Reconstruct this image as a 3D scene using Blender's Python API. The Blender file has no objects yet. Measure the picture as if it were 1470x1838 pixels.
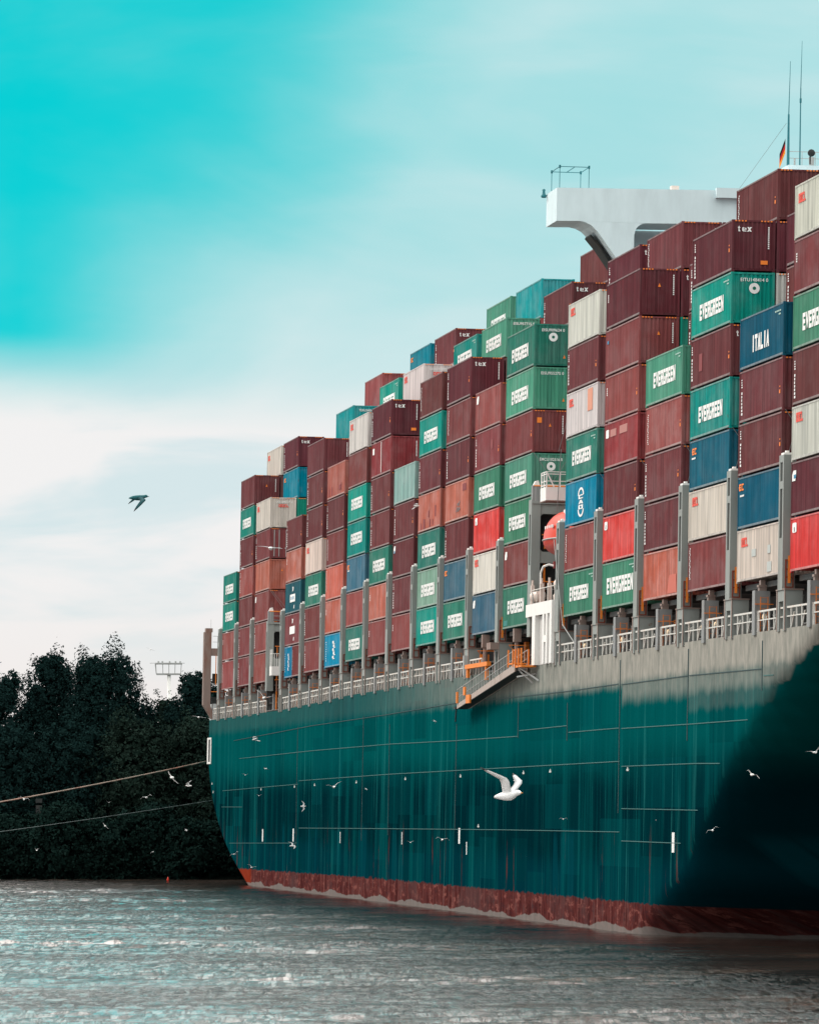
import bpy, math, random
import numpy as np
from mathutils import Vector, Matrix
R = math.radians
sc = bpy.context.scene
col = sc.collection
random.seed(7)
rng = np.random.default_rng(11)

# ---------------------------------------------------------------- camera, sky, sun, exposure
CAM_H = 7.636
cd = bpy.data.cameras.new("camera")
cam = bpy.data.objects.new("camera", cd)
col.objects.link(cam)
cam.location = (0, 0, CAM_H)
cam.rotation_euler = (R(90 + 2.8414), 0, 0)
cd.sensor_fit = 'HORIZONTAL'
cd.sensor_width = 36
cd.lens = 36 * 10640.76 / 1470
cd.clip_start = 1
cd.clip_end = 30000
sc.camera = cam

SUN_AZ, SUN_EL = -55.0, 36.0           # degrees, azimuth from +Y (view direction), negative = left
sun_dir = Vector((math.sin(R(SUN_AZ)) * math.cos(R(SUN_EL)), math.cos(R(SUN_AZ)) * math.cos(R(SUN_EL)), math.sin(R(SUN_EL))))
sl = bpy.data.lights.new("sun", 'SUN')
sl.energy = 1.8
sl.angle = R(14)
sl.color = (1.0, 0.90, 0.82)
sun = bpy.data.objects.new("sun", sl)
col.objects.link(sun)
sun.rotation_euler = (-sun_dir).to_track_quat('-Z', 'Y').to_euler()

sc.view_settings.view_transform = 'Standard'
sc.view_settings.look = 'None'
sc.view_settings.exposure = 0
sc.view_settings.gamma = 1
sc.view_settings.use_curve_mapping = False

world = bpy.data.worlds.new("World")
sc.world = world
world.use_nodes = True


class NT:
    """tiny node-tree writer"""
    def __init__(s, tree):
        s.t = tree
        s.n = tree.nodes
        s.l = tree.links

    def new(s, typ, **kw):
        n = s.n.new(typ)
        for k, v in kw.items():
            setattr(n, k, v)
        return n

    def put(s, sock, v):
        if hasattr(v, 'links') or hasattr(v, 'is_linked'):
            s.l.new(v, sock)
        elif v is not None:
            sock.default_value = v

    def math(s, op, a, b=None, c=None, clamp=False):
        n = s.new('ShaderNodeMath', operation=op, use_clamp=clamp)
        s.put(n.inputs[0], a)
        if b is not None:
            s.put(n.inputs[1], b)
        if c is not None:
            s.put(n.inputs[2], c)
        return n.outputs[0]

    def mix(s, f, a, b, blend='MIX'):
        n = s.new('ShaderNodeMix', data_type='RGBA', blend_type=blend)
        s.put(n.inputs['Factor'], f)
        s.put(n.inputs['A'], a if not isinstance(a, tuple) else (*a, 1)[:4])
        s.put(n.inputs['B'], b if not isinstance(b, tuple) else (*b, 1)[:4])
        return [o for o in n.outputs if o.type == 'RGBA'][0]

    def ss(s, x, lo, hi, a=0.0, b=1.0):
        n = s.new('ShaderNodeMapRange', interpolation_type='SMOOTHSTEP')
        s.put(n.inputs['Value'], x)
        s.put(n.inputs['From Min'], lo)
        s.put(n.inputs['From Max'], hi)
        n.inputs['To Min'].default_value = a
        n.inputs['To Max'].default_value = b
        return n.outputs['Result']

    def noise(s, vec, scale=1.0, detail=4.0, rough=.5, dist=0.0):
        n = s.new('ShaderNodeTexNoise')
        s.put(n.inputs['Vector'], vec)
        n.inputs['Scale'].default_value = scale
        n.inputs['Detail'].default_value = detail
        n.inputs['Roughness'].default_value = rough
        n.inputs['Distortion'].default_value = dist
        return n.outputs['Fac']

    def mapping(s, vec, loc=(0, 0, 0), rot=(0, 0, 0), scale=(1, 1, 1)):
        n = s.new('ShaderNodeMapping')
        s.put(n.inputs['Vector'], vec)
        n.inputs['Location'].default_value = loc
        n.inputs['Rotation'].default_value = rot
        n.inputs['Scale'].default_value = scale
        return n.outputs['Vector']

    def sep(s, vec):
        n = s.new('ShaderNodeSeparateXYZ')
        s.put(n.inputs[0], vec)
        return n.outputs

    def comb(s, x, y, z):
        n = s.new('ShaderNodeCombineXYZ')
        for i, v in enumerate((x, y, z)):
            s.put(n.inputs[i], v)
        return n.outputs[0]


def build_world():
    w = NT(world.node_tree)
    for n in list(w.n):
        w.n.remove(n)
    out = w.new('ShaderNodeOutputWorld')
    bg = w.new('ShaderNodeBackground')
    bg.inputs['Strength'].default_value = 0.1
    tc = w.new('ShaderNodeTexCoord')
    d = tc.outputs['Generated']
    sky = w.new('ShaderNodeTexSky', sky_type='NISHITA', sun_disc=False)
    sky.sun_elevation = R(SUN_EL)
    sky.sun_rotation = R(SUN_AZ)
    sky.air_density = 1.0
    sky.dust_density = 0.6
    x, y, z = w.sep(d)
    az = w.math('MULTIPLY', w.math('ARCTAN2', x, y), 57.2958)
    el = w.math('MULTIPLY', w.math('ARCSINE', z), 57.2958)
    # clear patches: the blue of the sky graded towards teal
    nl = w.new('ShaderNodeRGBToBW')
    w.put(nl.inputs[0], sky.outputs[0])
    clear = w.mix(1.0, w.comb(nl.outputs[0], nl.outputs[0], nl.outputs[0]), (0.03, 2.02, 2.12), 'MULTIPLY')
    clear = w.mix(0.88, clear, (0.0, 5.3, 5.7))
    # stretched cloud noise in azimuth / elevation degrees
    ae = w.comb(az, el, 0.0)
    n1 = w.noise(w.mapping(ae, rot=(0, 0, R(20)), scale=(0.20, 0.42, 1), loc=(3.3, 1.2, 0)), 1.0, 5, .5, .5)
    n2 = w.noise(w.mapping(ae, rot=(0, 0, R(8)), scale=(0.35, 1.3, 1), loc=(1.7, 4.1, 0)), 1.0, 5, .5, .4)
    broad = w.noise(d, 2.2, 4, .5)
    ramp = w.math('MULTIPLY', w.math('ADD', az, 3.75), 0.27)
    ramp = w.math('ADD', ramp, w.math('MULTIPLY', w.math('SUBTRACT', 5.7, w.math('MINIMUM', w.math('MAXIMUM', el, 4.0), 8.0)), w.ss(az, -4.2, -.8, 0, .21)))
    ramp = w.math('MINIMUM', w.math('MAXIMUM', ramp, 0.0), 0.95)
    ramp = w.math('ADD', ramp, w.ss(az, -4.7, -8.0, 0, .9))
    cov = w.math('ADD', ramp, w.math('MULTIPLY', w.math('SUBTRACT', n1, .5), .95))
    cov = w.math('ADD', cov, w.math('MULTIPLY', w.math('SUBTRACT', broad, .5), .4))
    cov = w.math('ADD', cov, w.math('MULTIPLY', w.math('SUBTRACT', n2, .5), .15))
    cov = w.math('ADD', cov, w.ss(el, 8.6, 14, 0, .9))
    cov = w.ss(cov, -0.06, 1.08)
    cov = w.math('MULTIPLY', cov, 0.95)
    # the low cloud bank that rings the horizon
    edge = w.math('SUBTRACT', 3.82, w.math('MULTIPLY', az, 0.10))
    edge = w.math('ADD', edge, w.math('MULTIPLY', w.math('SUBTRACT', n2, .5), .35))
    bank = w.ss(w.math('SUBTRACT', edge, el), -0.45, 0.5)
    # white edge to the bank, thinner blue grey hollows in it
    hollow = w.ss(n2, .46, .66)
    hol = w.math('MULTIPLY', hollow, w.ss(el, 0.5, 1.8))
    high = w.mix(w.ss(n2, .35, .7), (4.6, 7.6, 7.85), (5.7, 7.9, 8.1))
    low = w.mix(w.math('MULTIPLY', hol, .9), (8.85, 8.75, 8.7), (6.4, 7.8, 8.1))
    low = w.mix(w.ss(el, 0.2, 2.6), (8.75, 8.2, 7.9), low)
    # the high cloud pales towards the horizon
    high = w.mix(w.ss(el, 7.0, 3.0), high, (7.4, 8.35, 8.45))
    high = w.mix(w.ss(el, 9, 16), high, (8.6, 8.3, 8.0))
    c = w.mix(cov, clear, high)
    c = w.mix(bank, c, low)
    # the deck is lit from the side of the veiled sun and duller away from it, overhead it is raised to add fill light
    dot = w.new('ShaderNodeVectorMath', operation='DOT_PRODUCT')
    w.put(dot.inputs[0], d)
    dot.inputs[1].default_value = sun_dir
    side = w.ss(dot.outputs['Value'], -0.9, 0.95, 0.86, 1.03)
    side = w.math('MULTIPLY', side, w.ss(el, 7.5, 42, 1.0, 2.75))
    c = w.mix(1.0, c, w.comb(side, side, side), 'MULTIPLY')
    # below the horizon
    c = w.mix(w.ss(el, -0.4, -3.0), c, (1.2, 1.5, 1.5))
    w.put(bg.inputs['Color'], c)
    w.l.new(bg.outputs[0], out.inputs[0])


build_world()

# ---------------------------------------------------------------- frame of the ship: x inboard, y aft, z up
AX_U = Vector((-0.13325005, 0.99108245, 0.0))
AX_V = Vector((0.99093048, 0.13322961, -0.01751139))
AX_W = Vector((0.01735518, 0.00233379, 0.99984667))
ORG = Vector((19.9477, 310.6464, 12.21095 + CAM_H))
SHIP = Matrix(((AX_V.x, AX_U.x, AX_W.x, ORG.x), (AX_V.y, AX_U.y, AX_W.y, ORG.y), (AX_V.z, AX_U.z, AX_W.z, ORG.z), (0, 0, 0, 1)))


# ---------------------------------------------------------------- mesh helpers
class MB:
    def __init__(s):
        s.v, s.f, s.m = [], [], []

    def add(s, vs, fs, mi=0):
        o = len(s.v)
        s.v += [tuple(p) for p in vs]
        for f in fs:
            s.f.append(tuple(i + o for i in f))
            s.m.append(mi)
        return s

    def box(s, x0, x1, y0, y1, z0, z1, mi=0):
        vs = [(x, y, z) for x in (x0, x1) for y in (y0, y1) for z in (z0, z1)]
        return s.add(vs, [(0, 1, 3, 2), (4, 6, 7, 5), (0, 4, 5, 1), (2, 3, 7, 6), (0, 2, 6, 4), (1, 5, 7, 3)], mi)

    def hexa(s, p, mi=0):
        """p: 8 points, bottom ring 0-3, top ring 4-7"""
        return s.add(p, [(3, 2, 1, 0), (4, 5, 6, 7), (0, 1, 5, 4), (1, 2, 6, 5), (2, 3, 7, 6), (3, 0, 4, 7)], mi)

    def tube(s, p, q, r, n=5, r2=None, mi=0):
        p, q = Vector(p), Vector(q)
        r2 = r if r2 is None else r2
        d = (q - p).normalized()
        a = d.orthogonal().normalized()
        b = d.cross(a)
        vs = []
        for c, rr in ((p, r), (q, r2)):
            for i in range(n):
                t = 2 * math.pi * i / n
                vs.append(c + a * (rr * math.cos(t)) + b * (rr * math.sin(t)))
        fs = [(i, (i + 1) % n, n + (i + 1) % n, n + i) for i in range(n)]
        fs += [tuple(range(n - 1, -1, -1)), tuple(range(n, 2 * n))]
        return s.add(vs, fs, mi)

    def path(s, pts, r, n=5):
        for a, b in zip(pts, pts[1:]):
            s.tube(a, b, r, n)
        return s

    def prism(s, outline, y0, y1, mi=0):
        """outline: (x, z) polygon extruded along y"""
        n = len(outline)
        vs = [(x, y0, z) for x, z in outline] + [(x, y1, z) for x, z in outline]
        fs = [tuple(range(n)), tuple(range(2 * n - 1, n - 1, -1))]
        fs += [(i, n + i, n + (i + 1) % n, (i + 1) % n) for i in range(n)]
        return s.add(vs, fs, mi)

    def lathe(s, prof, n=12, mi=0):
        """prof: (r, z) pairs round the z axis"""
        vs, fs = [], []
        for r, z in prof:
            for i in range(n):
                t = 2 * math.pi * i / n
                vs.append((r * math.cos(t), r * math.sin(t), z))
        for k in range(len(prof) - 1):
            for i in range(n):
                j = (i + 1) % n
                fs.append((k * n + i, k * n + j, (k + 1) * n + j, (k + 1) * n + i))
        fs += [tuple(range(n - 1, -1, -1)), tuple((len(prof) - 1) * n + i for i in range(n))]
        return s.add(vs, fs, mi)

    def mesh(s, name, mats, smooth=False):
        me = bpy.data.meshes.new(name)
        me.from_pydata(s.v, [], s.f)
        for m in (mats if isinstance(mats, (list, tuple)) else [mats]):
            me.materials.append(m)
        if any(s.m):
            me.polygons.foreach_set('material_index', s.m)
        if smooth:
            me.polygons.foreach_set('use_smooth', [True] * len(me.polygons))
        me.update()
        return me

    def build(s, name, mats, parent=None, smooth=False, color=None):
        return obj(name, s.mesh(name, mats, smooth), parent, color)


def obj(name, data, parent=None, color=None, loc=None):
    o = bpy.data.objects.new(name, data)
    col.objects.link(o)
    if parent is not None:
        o.parent = parent
    if loc is not None:
        o.location = loc
    if color is not None:
        o.color = color
    return o


def tag(o, label=None, cat=None, group=None, kind=None):
    for k, v in (('label', label), ('category', cat), ('group', group), ('kind', kind)):
        if v:
            o[k] = v
    return o


def empty(name, mw, label=None, cat=None, group=None):
    o = bpy.data.objects.new(name, None)
    o.empty_display_size = .5
    col.objects.link(o)
    o.matrix_world = mw
    return tag(o, label, cat, group)


def T(x, y, z):
    return Matrix.Translation((x, y, z))


# ---------------------------------------------------------------- materials
def mat(name, color=(.5, .5, .5), rough=.6, spec=.3, metal=0.0):
    m = bpy.data.materials.new(name)
    m.use_nodes = True
    b = m.node_tree.nodes['Principled BSDF']
    b.inputs['Base Color'].default_value = (*color, 1)
    b.inputs['Roughness'].default_value = rough
    b.inputs['Specular IOR Level'].default_value = spec
    b.inputs['Metallic'].default_value = metal
    return m


def worn(name, color, dirt=(.10, .06, .04), amt=.35, rough=.6, scale=1.2, stretch=.3):
    """painted steel: streaks of dirt and a little rust"""
    m = mat(name, color, rough)
    t = NT(m.node_tree)
    b = t.n['Principled BSDF']
    tc = t.new('ShaderNodeTexCoord')
    inf = t.new('ShaderNodeObjectInfo')
    v = t.new('ShaderNodeVectorMath', operation='ADD')
    t.put(v.inputs[0], tc.outputs['Object'])
    t.put(v.inputs[1], t.comb(t.math('MULTIPLY', inf.outputs['Random'], 37.0), t.math('MULTIPLY', inf.outputs['Random'], 91.0), 0.0))
    n = t.noise(t.mapping(v.outputs[0], scale=(1, 1, stretch)), scale, 6, .6)
    n2 = t.noise(v.outputs[0], scale * 2.6, 5, .65)
    c = t.mix(t.ss(n, .42, .78, 0, amt), color, dirt)
    c = t.mix(t.ss(n2, .66, .76, 0, amt * 1.6), c, (.16, .055, .025))
    c = t.mix(1.0, c, t.mix(n, (.8, .8, .8), (1.2, 1.2, 1.2)), 'MULTIPLY')
    t.put(b.inputs['Base Color'], c)
    return m


def container_material():
    m = mat("container_paint", rough=.55, spec=.025)
    t = NT(m.node_tree)
    b = t.n['Principled BSDF']
    tc = t.new('ShaderNodeTexCoord')
    inf = t.new('ShaderNodeObjectInfo')
    rnd, base, dirt = inf.outputs['Random'], inf.outputs['Color'], inf.outputs['Alpha']
    v = t.new('ShaderNodeVectorMath', operation='ADD')
    t.put(v.inputs[0], tc.outputs['Object'])
    t.put(v.inputs[1], t.comb(t.math('MULTIPLY', rnd, 53.0), t.math('MULTIPLY', rnd, 171.0), t.math('MULTIPLY', rnd, 29.0)))
    p = v.outputs[0]
    st = t.noise(t.mapping(p, scale=(2.2, 1.5, .10)), 1.0, 8, .62)        # rain streaks
    fine = t.noise(t.mapping(p, scale=(7, 4.6, .16)), 1.0, 4, .6)
    blot = t.noise(t.mapping(p, scale=(.6, .32, .55)), 1.0, 6, .6)
    spot = t.noise(t.mapping(p, scale=(1.3, .9, .8)), 2.2, 7, .62)
    c = t.mix(1.0, base, t.mix(t.ss(st, .28, .72), (.80, .80, .81), (1.17, 1.16, 1.15)), 'MULTIPLY')
    c = t.mix(1.0, c, t.mix(t.ss(fine, .3, .7), (.80, .80, .80), (1.13, 1.13, 1.13)), 'MULTIPLY')
    # chalked, faded paint
    hs = t.new('ShaderNodeHueSaturation')
    hs.inputs['Saturation'].default_value = .62
    hs.inputs['Value'].default_value = 1.2
    t.put(hs.inputs['Color'], c)
    c = t.mix(t.math('MULTIPLY', t.ss(blot, .38, .68), t.math('MULTIPLY_ADD', dirt, .55, .12)), c, hs.outputs[0])
    # dark run-off and rust
    run = t.math('MULTIPLY', t.ss(st, .60, .74), t.ss(blot, .42, .62))
    c = t.mix(t.math('MULTIPLY', run, t.math('MULTIPLY_ADD', dirt, .75, .08)), c, (.035, .025, .025))
    rust = t.math('MULTIPLY', t.ss(spot, .66, .74), t.math('MULTIPLY_ADD', dirt, .8, .10))
    c = t.mix(rust, c, (.10, .03, .018))
    t.put(b.inputs['Base Color'], c)
    return m


M = dict(
    paint=container_material(),
    white=mat('white_print', (.80, .80, .78), .6),
    red=mat('red_print', (.72, .075, .05), .6),
    orange=mat('orange_print', (.85, .22, .03), .6),
    black=mat('black_print', (.015, .016, .018), .7),
    patch=mat('primer_patch', (.20, .022, .025), .6),
    bluetag=mat('blue_print', (.03, .20, .35), .6),
    dull=worn('galvanised_steel', (.40, .41, .40), amt=.4),
    grey=worn('grey_deck_paint', (.26, .285, .27), amt=.40, scale=.9),
    greyd=worn('grey_deck_paint_dark', (.24, .25, .25), amt=.5, scale=.9),  # slightly darker, more worn grey, used on whole parts
    rustgrey=worn('rusty_grey_paint', (.25, .19, .165), dirt=(.17, .07, .045), amt=.8, scale=1.1),
    rust=worn('rusty_bracket_paint', (.20, .045, .025), amt=.6),
    whitep=worn('white_ship_paint', (.80, .79, .76), dirt=(.5, .42, .36), amt=.25),
    rail=worn('railing_paint', (.62, .62, .58), dirt=(.42, .22, .13), amt=.5),
    safety=worn('orange_safety_paint', (.78, .22, .03), amt=.25),
    dark=mat('dark_steel', (.022, .025, .026), .7),
    coam=worn('coaming_paint', (.022, .026, .026), amt=.3),
    boat=worn('lifeboat_orange', (.66, .040, .008), dirt=(.45, .03, .008), amt=.2, rough=.35),
    boatlo=worn('lifeboat_red', (.55, .035, .015), dirt=(.25, .02, .01), amt=.4, rough=.35),
    deck=worn('deck_paint', (.10, .055, .045), amt=.4),
    wire=mat('wire_steel', (.20, .20, .20), .5),
    teal=mat('blue_green_fitting', (.02, .16, .19), .5),
)


def hull_material():
    m = mat('hull_paint', rough=.6, spec=.0)
    t = NT(m.node_tree)
    b = t.n['Principled BSDF']
    tc = t.new('ShaderNodeTexCoord')
    p = tc.outputs['Object']
    x, y, z = t.sep(p)
    side = t.ss(x, -.095, .12, 1, 0)            # rain streaks belong to the upright side, not to the overhanging flare
    st1 = t.noise(t.mapping(p, scale=(.0, .34, .018)), 1.0, 7, .68)
    st2 = t.noise(t.mapping(p, scale=(.0, .95, .035), loc=(0, 17, 4)), 1.0, 5, .7)
    st1 = t.math('MULTIPLY_ADD', t.math('SUBTRACT', st1, .47), side, .47)
    st2 = t.math('MULTIPLY_ADD', t.math('SUBTRACT', st2, .47), side, .47)
    blo = t.noise(t.mapping(p, scale=(.0, .05, .11), loc=(0, 3, 9)), 1.0, 6, .6)
    fin = t.noise(t.mapping(p, scale=(.0, 1.1, .5), loc=(0, 8, 2)), 1.0, 7, .65)
    fl2 = t.noise(t.mapping(p, scale=(.0, .42, 1.5), loc=(0, 4, 22)), 1.0, 8, .70)
    # paint coats: repainted lower plates are darker and bluer than the sun-bleached upper strakes
    jag = t.math('ADD', z, t.math('MULTIPLY', t.math('SUBTRACT', blo, .5), 3.0))
    c = t.mix(t.ss(jag, -11.6, -7.6), (.0002, .016, .022), (.0004, .068, .070))
    c = t.mix(t.ss(jag, -14.6, -16.6, 0, .75), c, (.0004, .030, .043))
    wn = t.new('ShaderNodeTexWhiteNoise', noise_dimensions='2D')
    t.put(wn.inputs['Vector'], t.comb(t.math('FLOOR', t.math('DIVIDE', y, 7.3)), t.math('FLOOR', t.math('DIVIDE', t.math('ADD', z, t.math('MULTIPLY', t.math('FLOOR', t.math('DIVIDE', y, 22.0)), .7)), 2.9)), 0.0))
    c = t.mix(t.math('MULTIPLY', t.ss(wn.outputs['Value'], .80, .86, 0, .45), side), c, (.0006, .050, .058))
    c = t.mix(t.math('MULTIPLY', t.ss(wn.outputs['Value'], .22, .12, 0, .40), side), c, (.0002, .030, .036))
    colm = t.noise(t.mapping(p, scale=(0, .22, .03), loc=(0, 31, 2)), 1.0, 3, .5)
    c = t.mix(t.math('MULTIPLY', t.ss(colm, .56, .64, 0, .55), t.ss(z, -13.4, -14.6)), c, (.001, .050, .066))
    c = t.mix(t.ss(st1, .47, .66, 0, .45), c, (.002, .095, .097))
    c = t.mix(t.ss(st2, .56, .70, 0, .55), c, (.02, .17, .165))
    c = t.mix(t.ss(st2, .44, .30, 0, .50), c, (.0006, .030, .036))
    c = t.mix(t.ss(fin, .62, .8, 0, .3), c, (.0, .03, .035))
    # chalk and salt along the top strake, thick forward and thinning aft
    jit = t.math('ADD', t.math('MULTIPLY', t.math('SUBTRACT', st1, .5), 1.1), t.math('MULTIPLY', t.math('SUBTRACT', st2, .5), .7))
    za = t.math('ADD', z, jit)
    wa = t.math('MULTIPLY', t.ss(za, -5.3, -4.3), t.ss(y, 185, 40, .06, .95))
    wb = t.math('MULTIPLY', t.ss(za, -6.3, -5.3, 0, .50), t.ss(y, 51.4, 50.8))
    wc = t.math('MULTIPLY', t.ss(za, -7.0, -6.5, 0, .12), t.ss(y, 29, 28))
    wb = t.math('MAXIMUM', wb, wc)
    ch = t.math('MULTIPLY', t.math('MAXIMUM', wa, wb), t.ss(x, -.03, .16, 1, 0))  # chalk left off the flare, putting its shade into the colour
    c = t.mix(ch, c, t.mix(t.ss(fin, .3, .7), (.22, .22, .195), (.36, .34, .30)))
    # rust trails above the boot top
    rt = t.noise(t.mapping(p, scale=(0, .55, .05), loc=(0, 51, 4)), 1.0, 6, .7)
    rz = t.math('MULTIPLY', t.ss(rt, .60, .64), t.ss(z, -13.0, -16.0))
    c = t.mix(t.math('MULTIPLY', t.math('MULTIPLY', rz, side), t.ss(fin, .35, .6, 0, .85)), c, (.12, .028, .020))
    # scuffs, bare scratches low on the side
    sc1 = t.noise(t.mapping(p, scale=(0, 1.6, 2.2), loc=(0, 5, 77)), 1.0, 8, .75)
    c = t.mix(t.math('MULTIPLY', t.math('MULTIPLY', t.ss(sc1, .69, .72), side), t.ss(z, -14.0, -15.5, 0, .7)), c, (.42, .42, .38))
    # red boot top, worn, with a pale waterline band, wet reflection put into the colour
    edge = t.math('ADD', z, t.math('MULTIPLY', t.math('SUBTRACT', t.math('MULTIPLY_ADD', fl2, .8, t.math('MULTIPLY', rt, .6)), .7), t.math('MULTIPLY', side, .9)))
    red = t.mix(t.ss(fin, .36, .66), (.050, .014, .014), (.135, .034, .031))
    red = t.mix(t.ss(st2, .54, .70, 0, .6), red, (.28, .12, .105))
    red = t.mix(t.ss(fl2, .52, .62, 0, .65), red, (.27, .095, .080))
    red = t.mix(t.ss(fl2, .46, .36, 0, .8), red, (.055, .020, .022))
    red = t.mix(t.ss(blo, .50, .62, 0, .6), red, (.085, .045, .045))
    red = t.mix(t.ss(sc1, .58, .66, 0, .85), red, (.035, .016, .016))
    red = t.mix(t.ss(fin, .52, .62, 0, .5), red, (.06, .045, .045))
    red = t.mix(t.ss(y, 259, 262, 0, .8), red, (.24, .030, .010))
    bz = t.math('SUBTRACT', -18.02, t.math('MULTIPLY', t.ss(y, 150, 290), .30))
    c = t.mix(t.ss(t.math('SUBTRACT', edge, bz), .06, -.06), c, red)
    wav = t.math('ADD', z, t.math('MULTIPLY', t.math('SUBTRACT', t.noise(t.mapping(p, scale=(0, .10, .0)), 1.0, 6, .55), .5), 1.7))
    c = t.mix(t.ss(wav, -19.50, -19.58, 0, .8), c, t.mix(fin, (.13, .12, .11), (.26, .24, .225)))
    t.put(b.inputs['Base Color'], c)
    t.put(b.inputs['Roughness'], t.math('MULTIPLY_ADD', ch, .3, .5))
    bmp = t.new('ShaderNodeBump')
    bmp.inputs['Strength'].default_value = .25
    bmp.inputs['Distance'].default_value = .25
    t.put(bmp.inputs['Height'], t.noise(t.mapping(p, scale=(0, .40, .22)), 1.0, 3, .5))
    t.put(b.inputs['Normal'], bmp.outputs[0])
    return m


def water_material():
    m = mat('river_water', (.085, .075, .062), .12, .3)
    t = NT(m.node_tree)
    b = t.n['Principled BSDF']
    b.inputs['IOR'].default_value = 1.33
    tc = t.new('ShaderNodeTexCoord')
    p = tc.outputs['Object']
    x, y, z = t.sep(p)
    off = t.math('SUBTRACT', t.math('SUBTRACT', 19.95, t.math('MULTIPLY', t.math('SUBTRACT', y, 310.65), .1345)), x)
    lee = t.ss(off, 4, 30, .08, 1.0)                      # sheltered strip beside the hull
    n = t.noise(t.mapping(p, scale=(1.0, .7, 1)), 2.6, 6, .62)
    chop = t.noise(t.mapping(p, rot=(0, 0, R(8)), scale=(.80, .12, 1)), 1.0, 8, .70, .6)
    ridge = t.math('SUBTRACT', 1.0, t.math('MULTIPLY', t.math('ABSOLUTE', t.math('SUBTRACT', chop, .5)), 5.0))
    gust = t.ss(t.noise(t.mapping(p, rot=(0, 0, R(5)), scale=(.028, .075, 1), loc=(3, 1, 0)), 1.0, 4, .55), .34, .62, .25, 1.15)
    h = t.math('ADD', t.math('MULTIPLY', n, .08), t.math('MULTIPLY', t.math('MULTIPLY', ridge, gust), .22))
    # cat's paws: steep ripple trains mirror less sky than the slicks between them
    dash = t.noise(t.mapping(p, rot=(0, 0, R(6)), scale=(2.3, .27, 1), loc=(5, 2, 0)), 1.0, 8, .68, .5)
    dashm = t.math('MULTIPLY', t.ss(dash, .46, .60), t.ss(t.noise(t.mapping(p, scale=(.05, .05, 1), loc=(9, 4, 0)), 1.0, 4, .6), .30, .60, .45, 1.0))
    seam = t.noise(t.mapping(p, rot=(0, 0, R(11)), scale=(.10, .085, 1), loc=(1, 7, 0)), 1.0, 7, .62, .8)
    bmp = t.new('ShaderNodeBump')
    bmp.inputs['Strength'].default_value = .9
    bmp.inputs['Distance'].default_value = 1.0
    t.put(bmp.inputs['Height'], t.math('MULTIPLY', h, t.math('MULTIPLY', lee, t.math('MULTIPLY_ADD', dashm, .75, .38))))
    t.put(b.inputs['Specular IOR Level'], t.math('MULTIPLY_ADD', dashm, -.22, .40))
    t.put(b.inputs['Normal'], bmp.outputs[0])
    gl = t.new('ShaderNodeBsdfGlossy')
    gl.inputs['Color'].default_value = (1.0, .94, .915, 1)
    gl.inputs['Roughness'].default_value = .10
    t.put(gl.inputs['Normal'], bmp.outputs[0])
    mx = t.new('ShaderNodeMixShader')
    lw = t.new('ShaderNodeLayerWeight')
    lw.inputs['Blend'].default_value = .5
    t.put(lw.inputs['Normal'], bmp.outputs[0])
    t.put(mx.inputs[0], t.math('MULTIPLY', t.math('MULTIPLY', t.math('POWER', lw.outputs['Facing'], 1.6), t.ss(off, 6, 34, .0, .97)), t.math('MULTIPLY', t.math('SUBTRACT', 1.0, t.math('MULTIPLY', dashm, .72)), t.ss(seam, .55, .64, 1.0, .12))))
    t.l.new(b.outputs[0], mx.inputs[1])
    t.l.new(gl.outputs[0], mx.inputs[2])
    t.l.new(mx.outputs[0], t.n['Material Output'].inputs['Surface'])
    silt = t.noise(t.mapping(p, scale=(.02, .045, 1)), 1.0, 5, .6)
    c = t.mix(t.ss(silt, .35, .7), (.014, .013, .012), (.034, .025, .020))
    c = t.mix(t.ss(seam, .55, .64), c, (.060, .040, .030))
    t.put(b.inputs['Base Color'], c)
    return m


def leaf_material(name, c1, c2):
    m = mat(name, c1, .85, .0)
    t = NT(m.node_tree)
    b = t.n['Principled BSDF']
    geo = t.new('ShaderNodeNewGeometry')
    tc = t.new('ShaderNodeTexCoord')
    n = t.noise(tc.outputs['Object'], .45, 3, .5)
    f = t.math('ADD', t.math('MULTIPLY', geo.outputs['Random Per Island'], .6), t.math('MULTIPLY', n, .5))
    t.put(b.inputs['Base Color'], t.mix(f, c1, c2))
    return m


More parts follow.
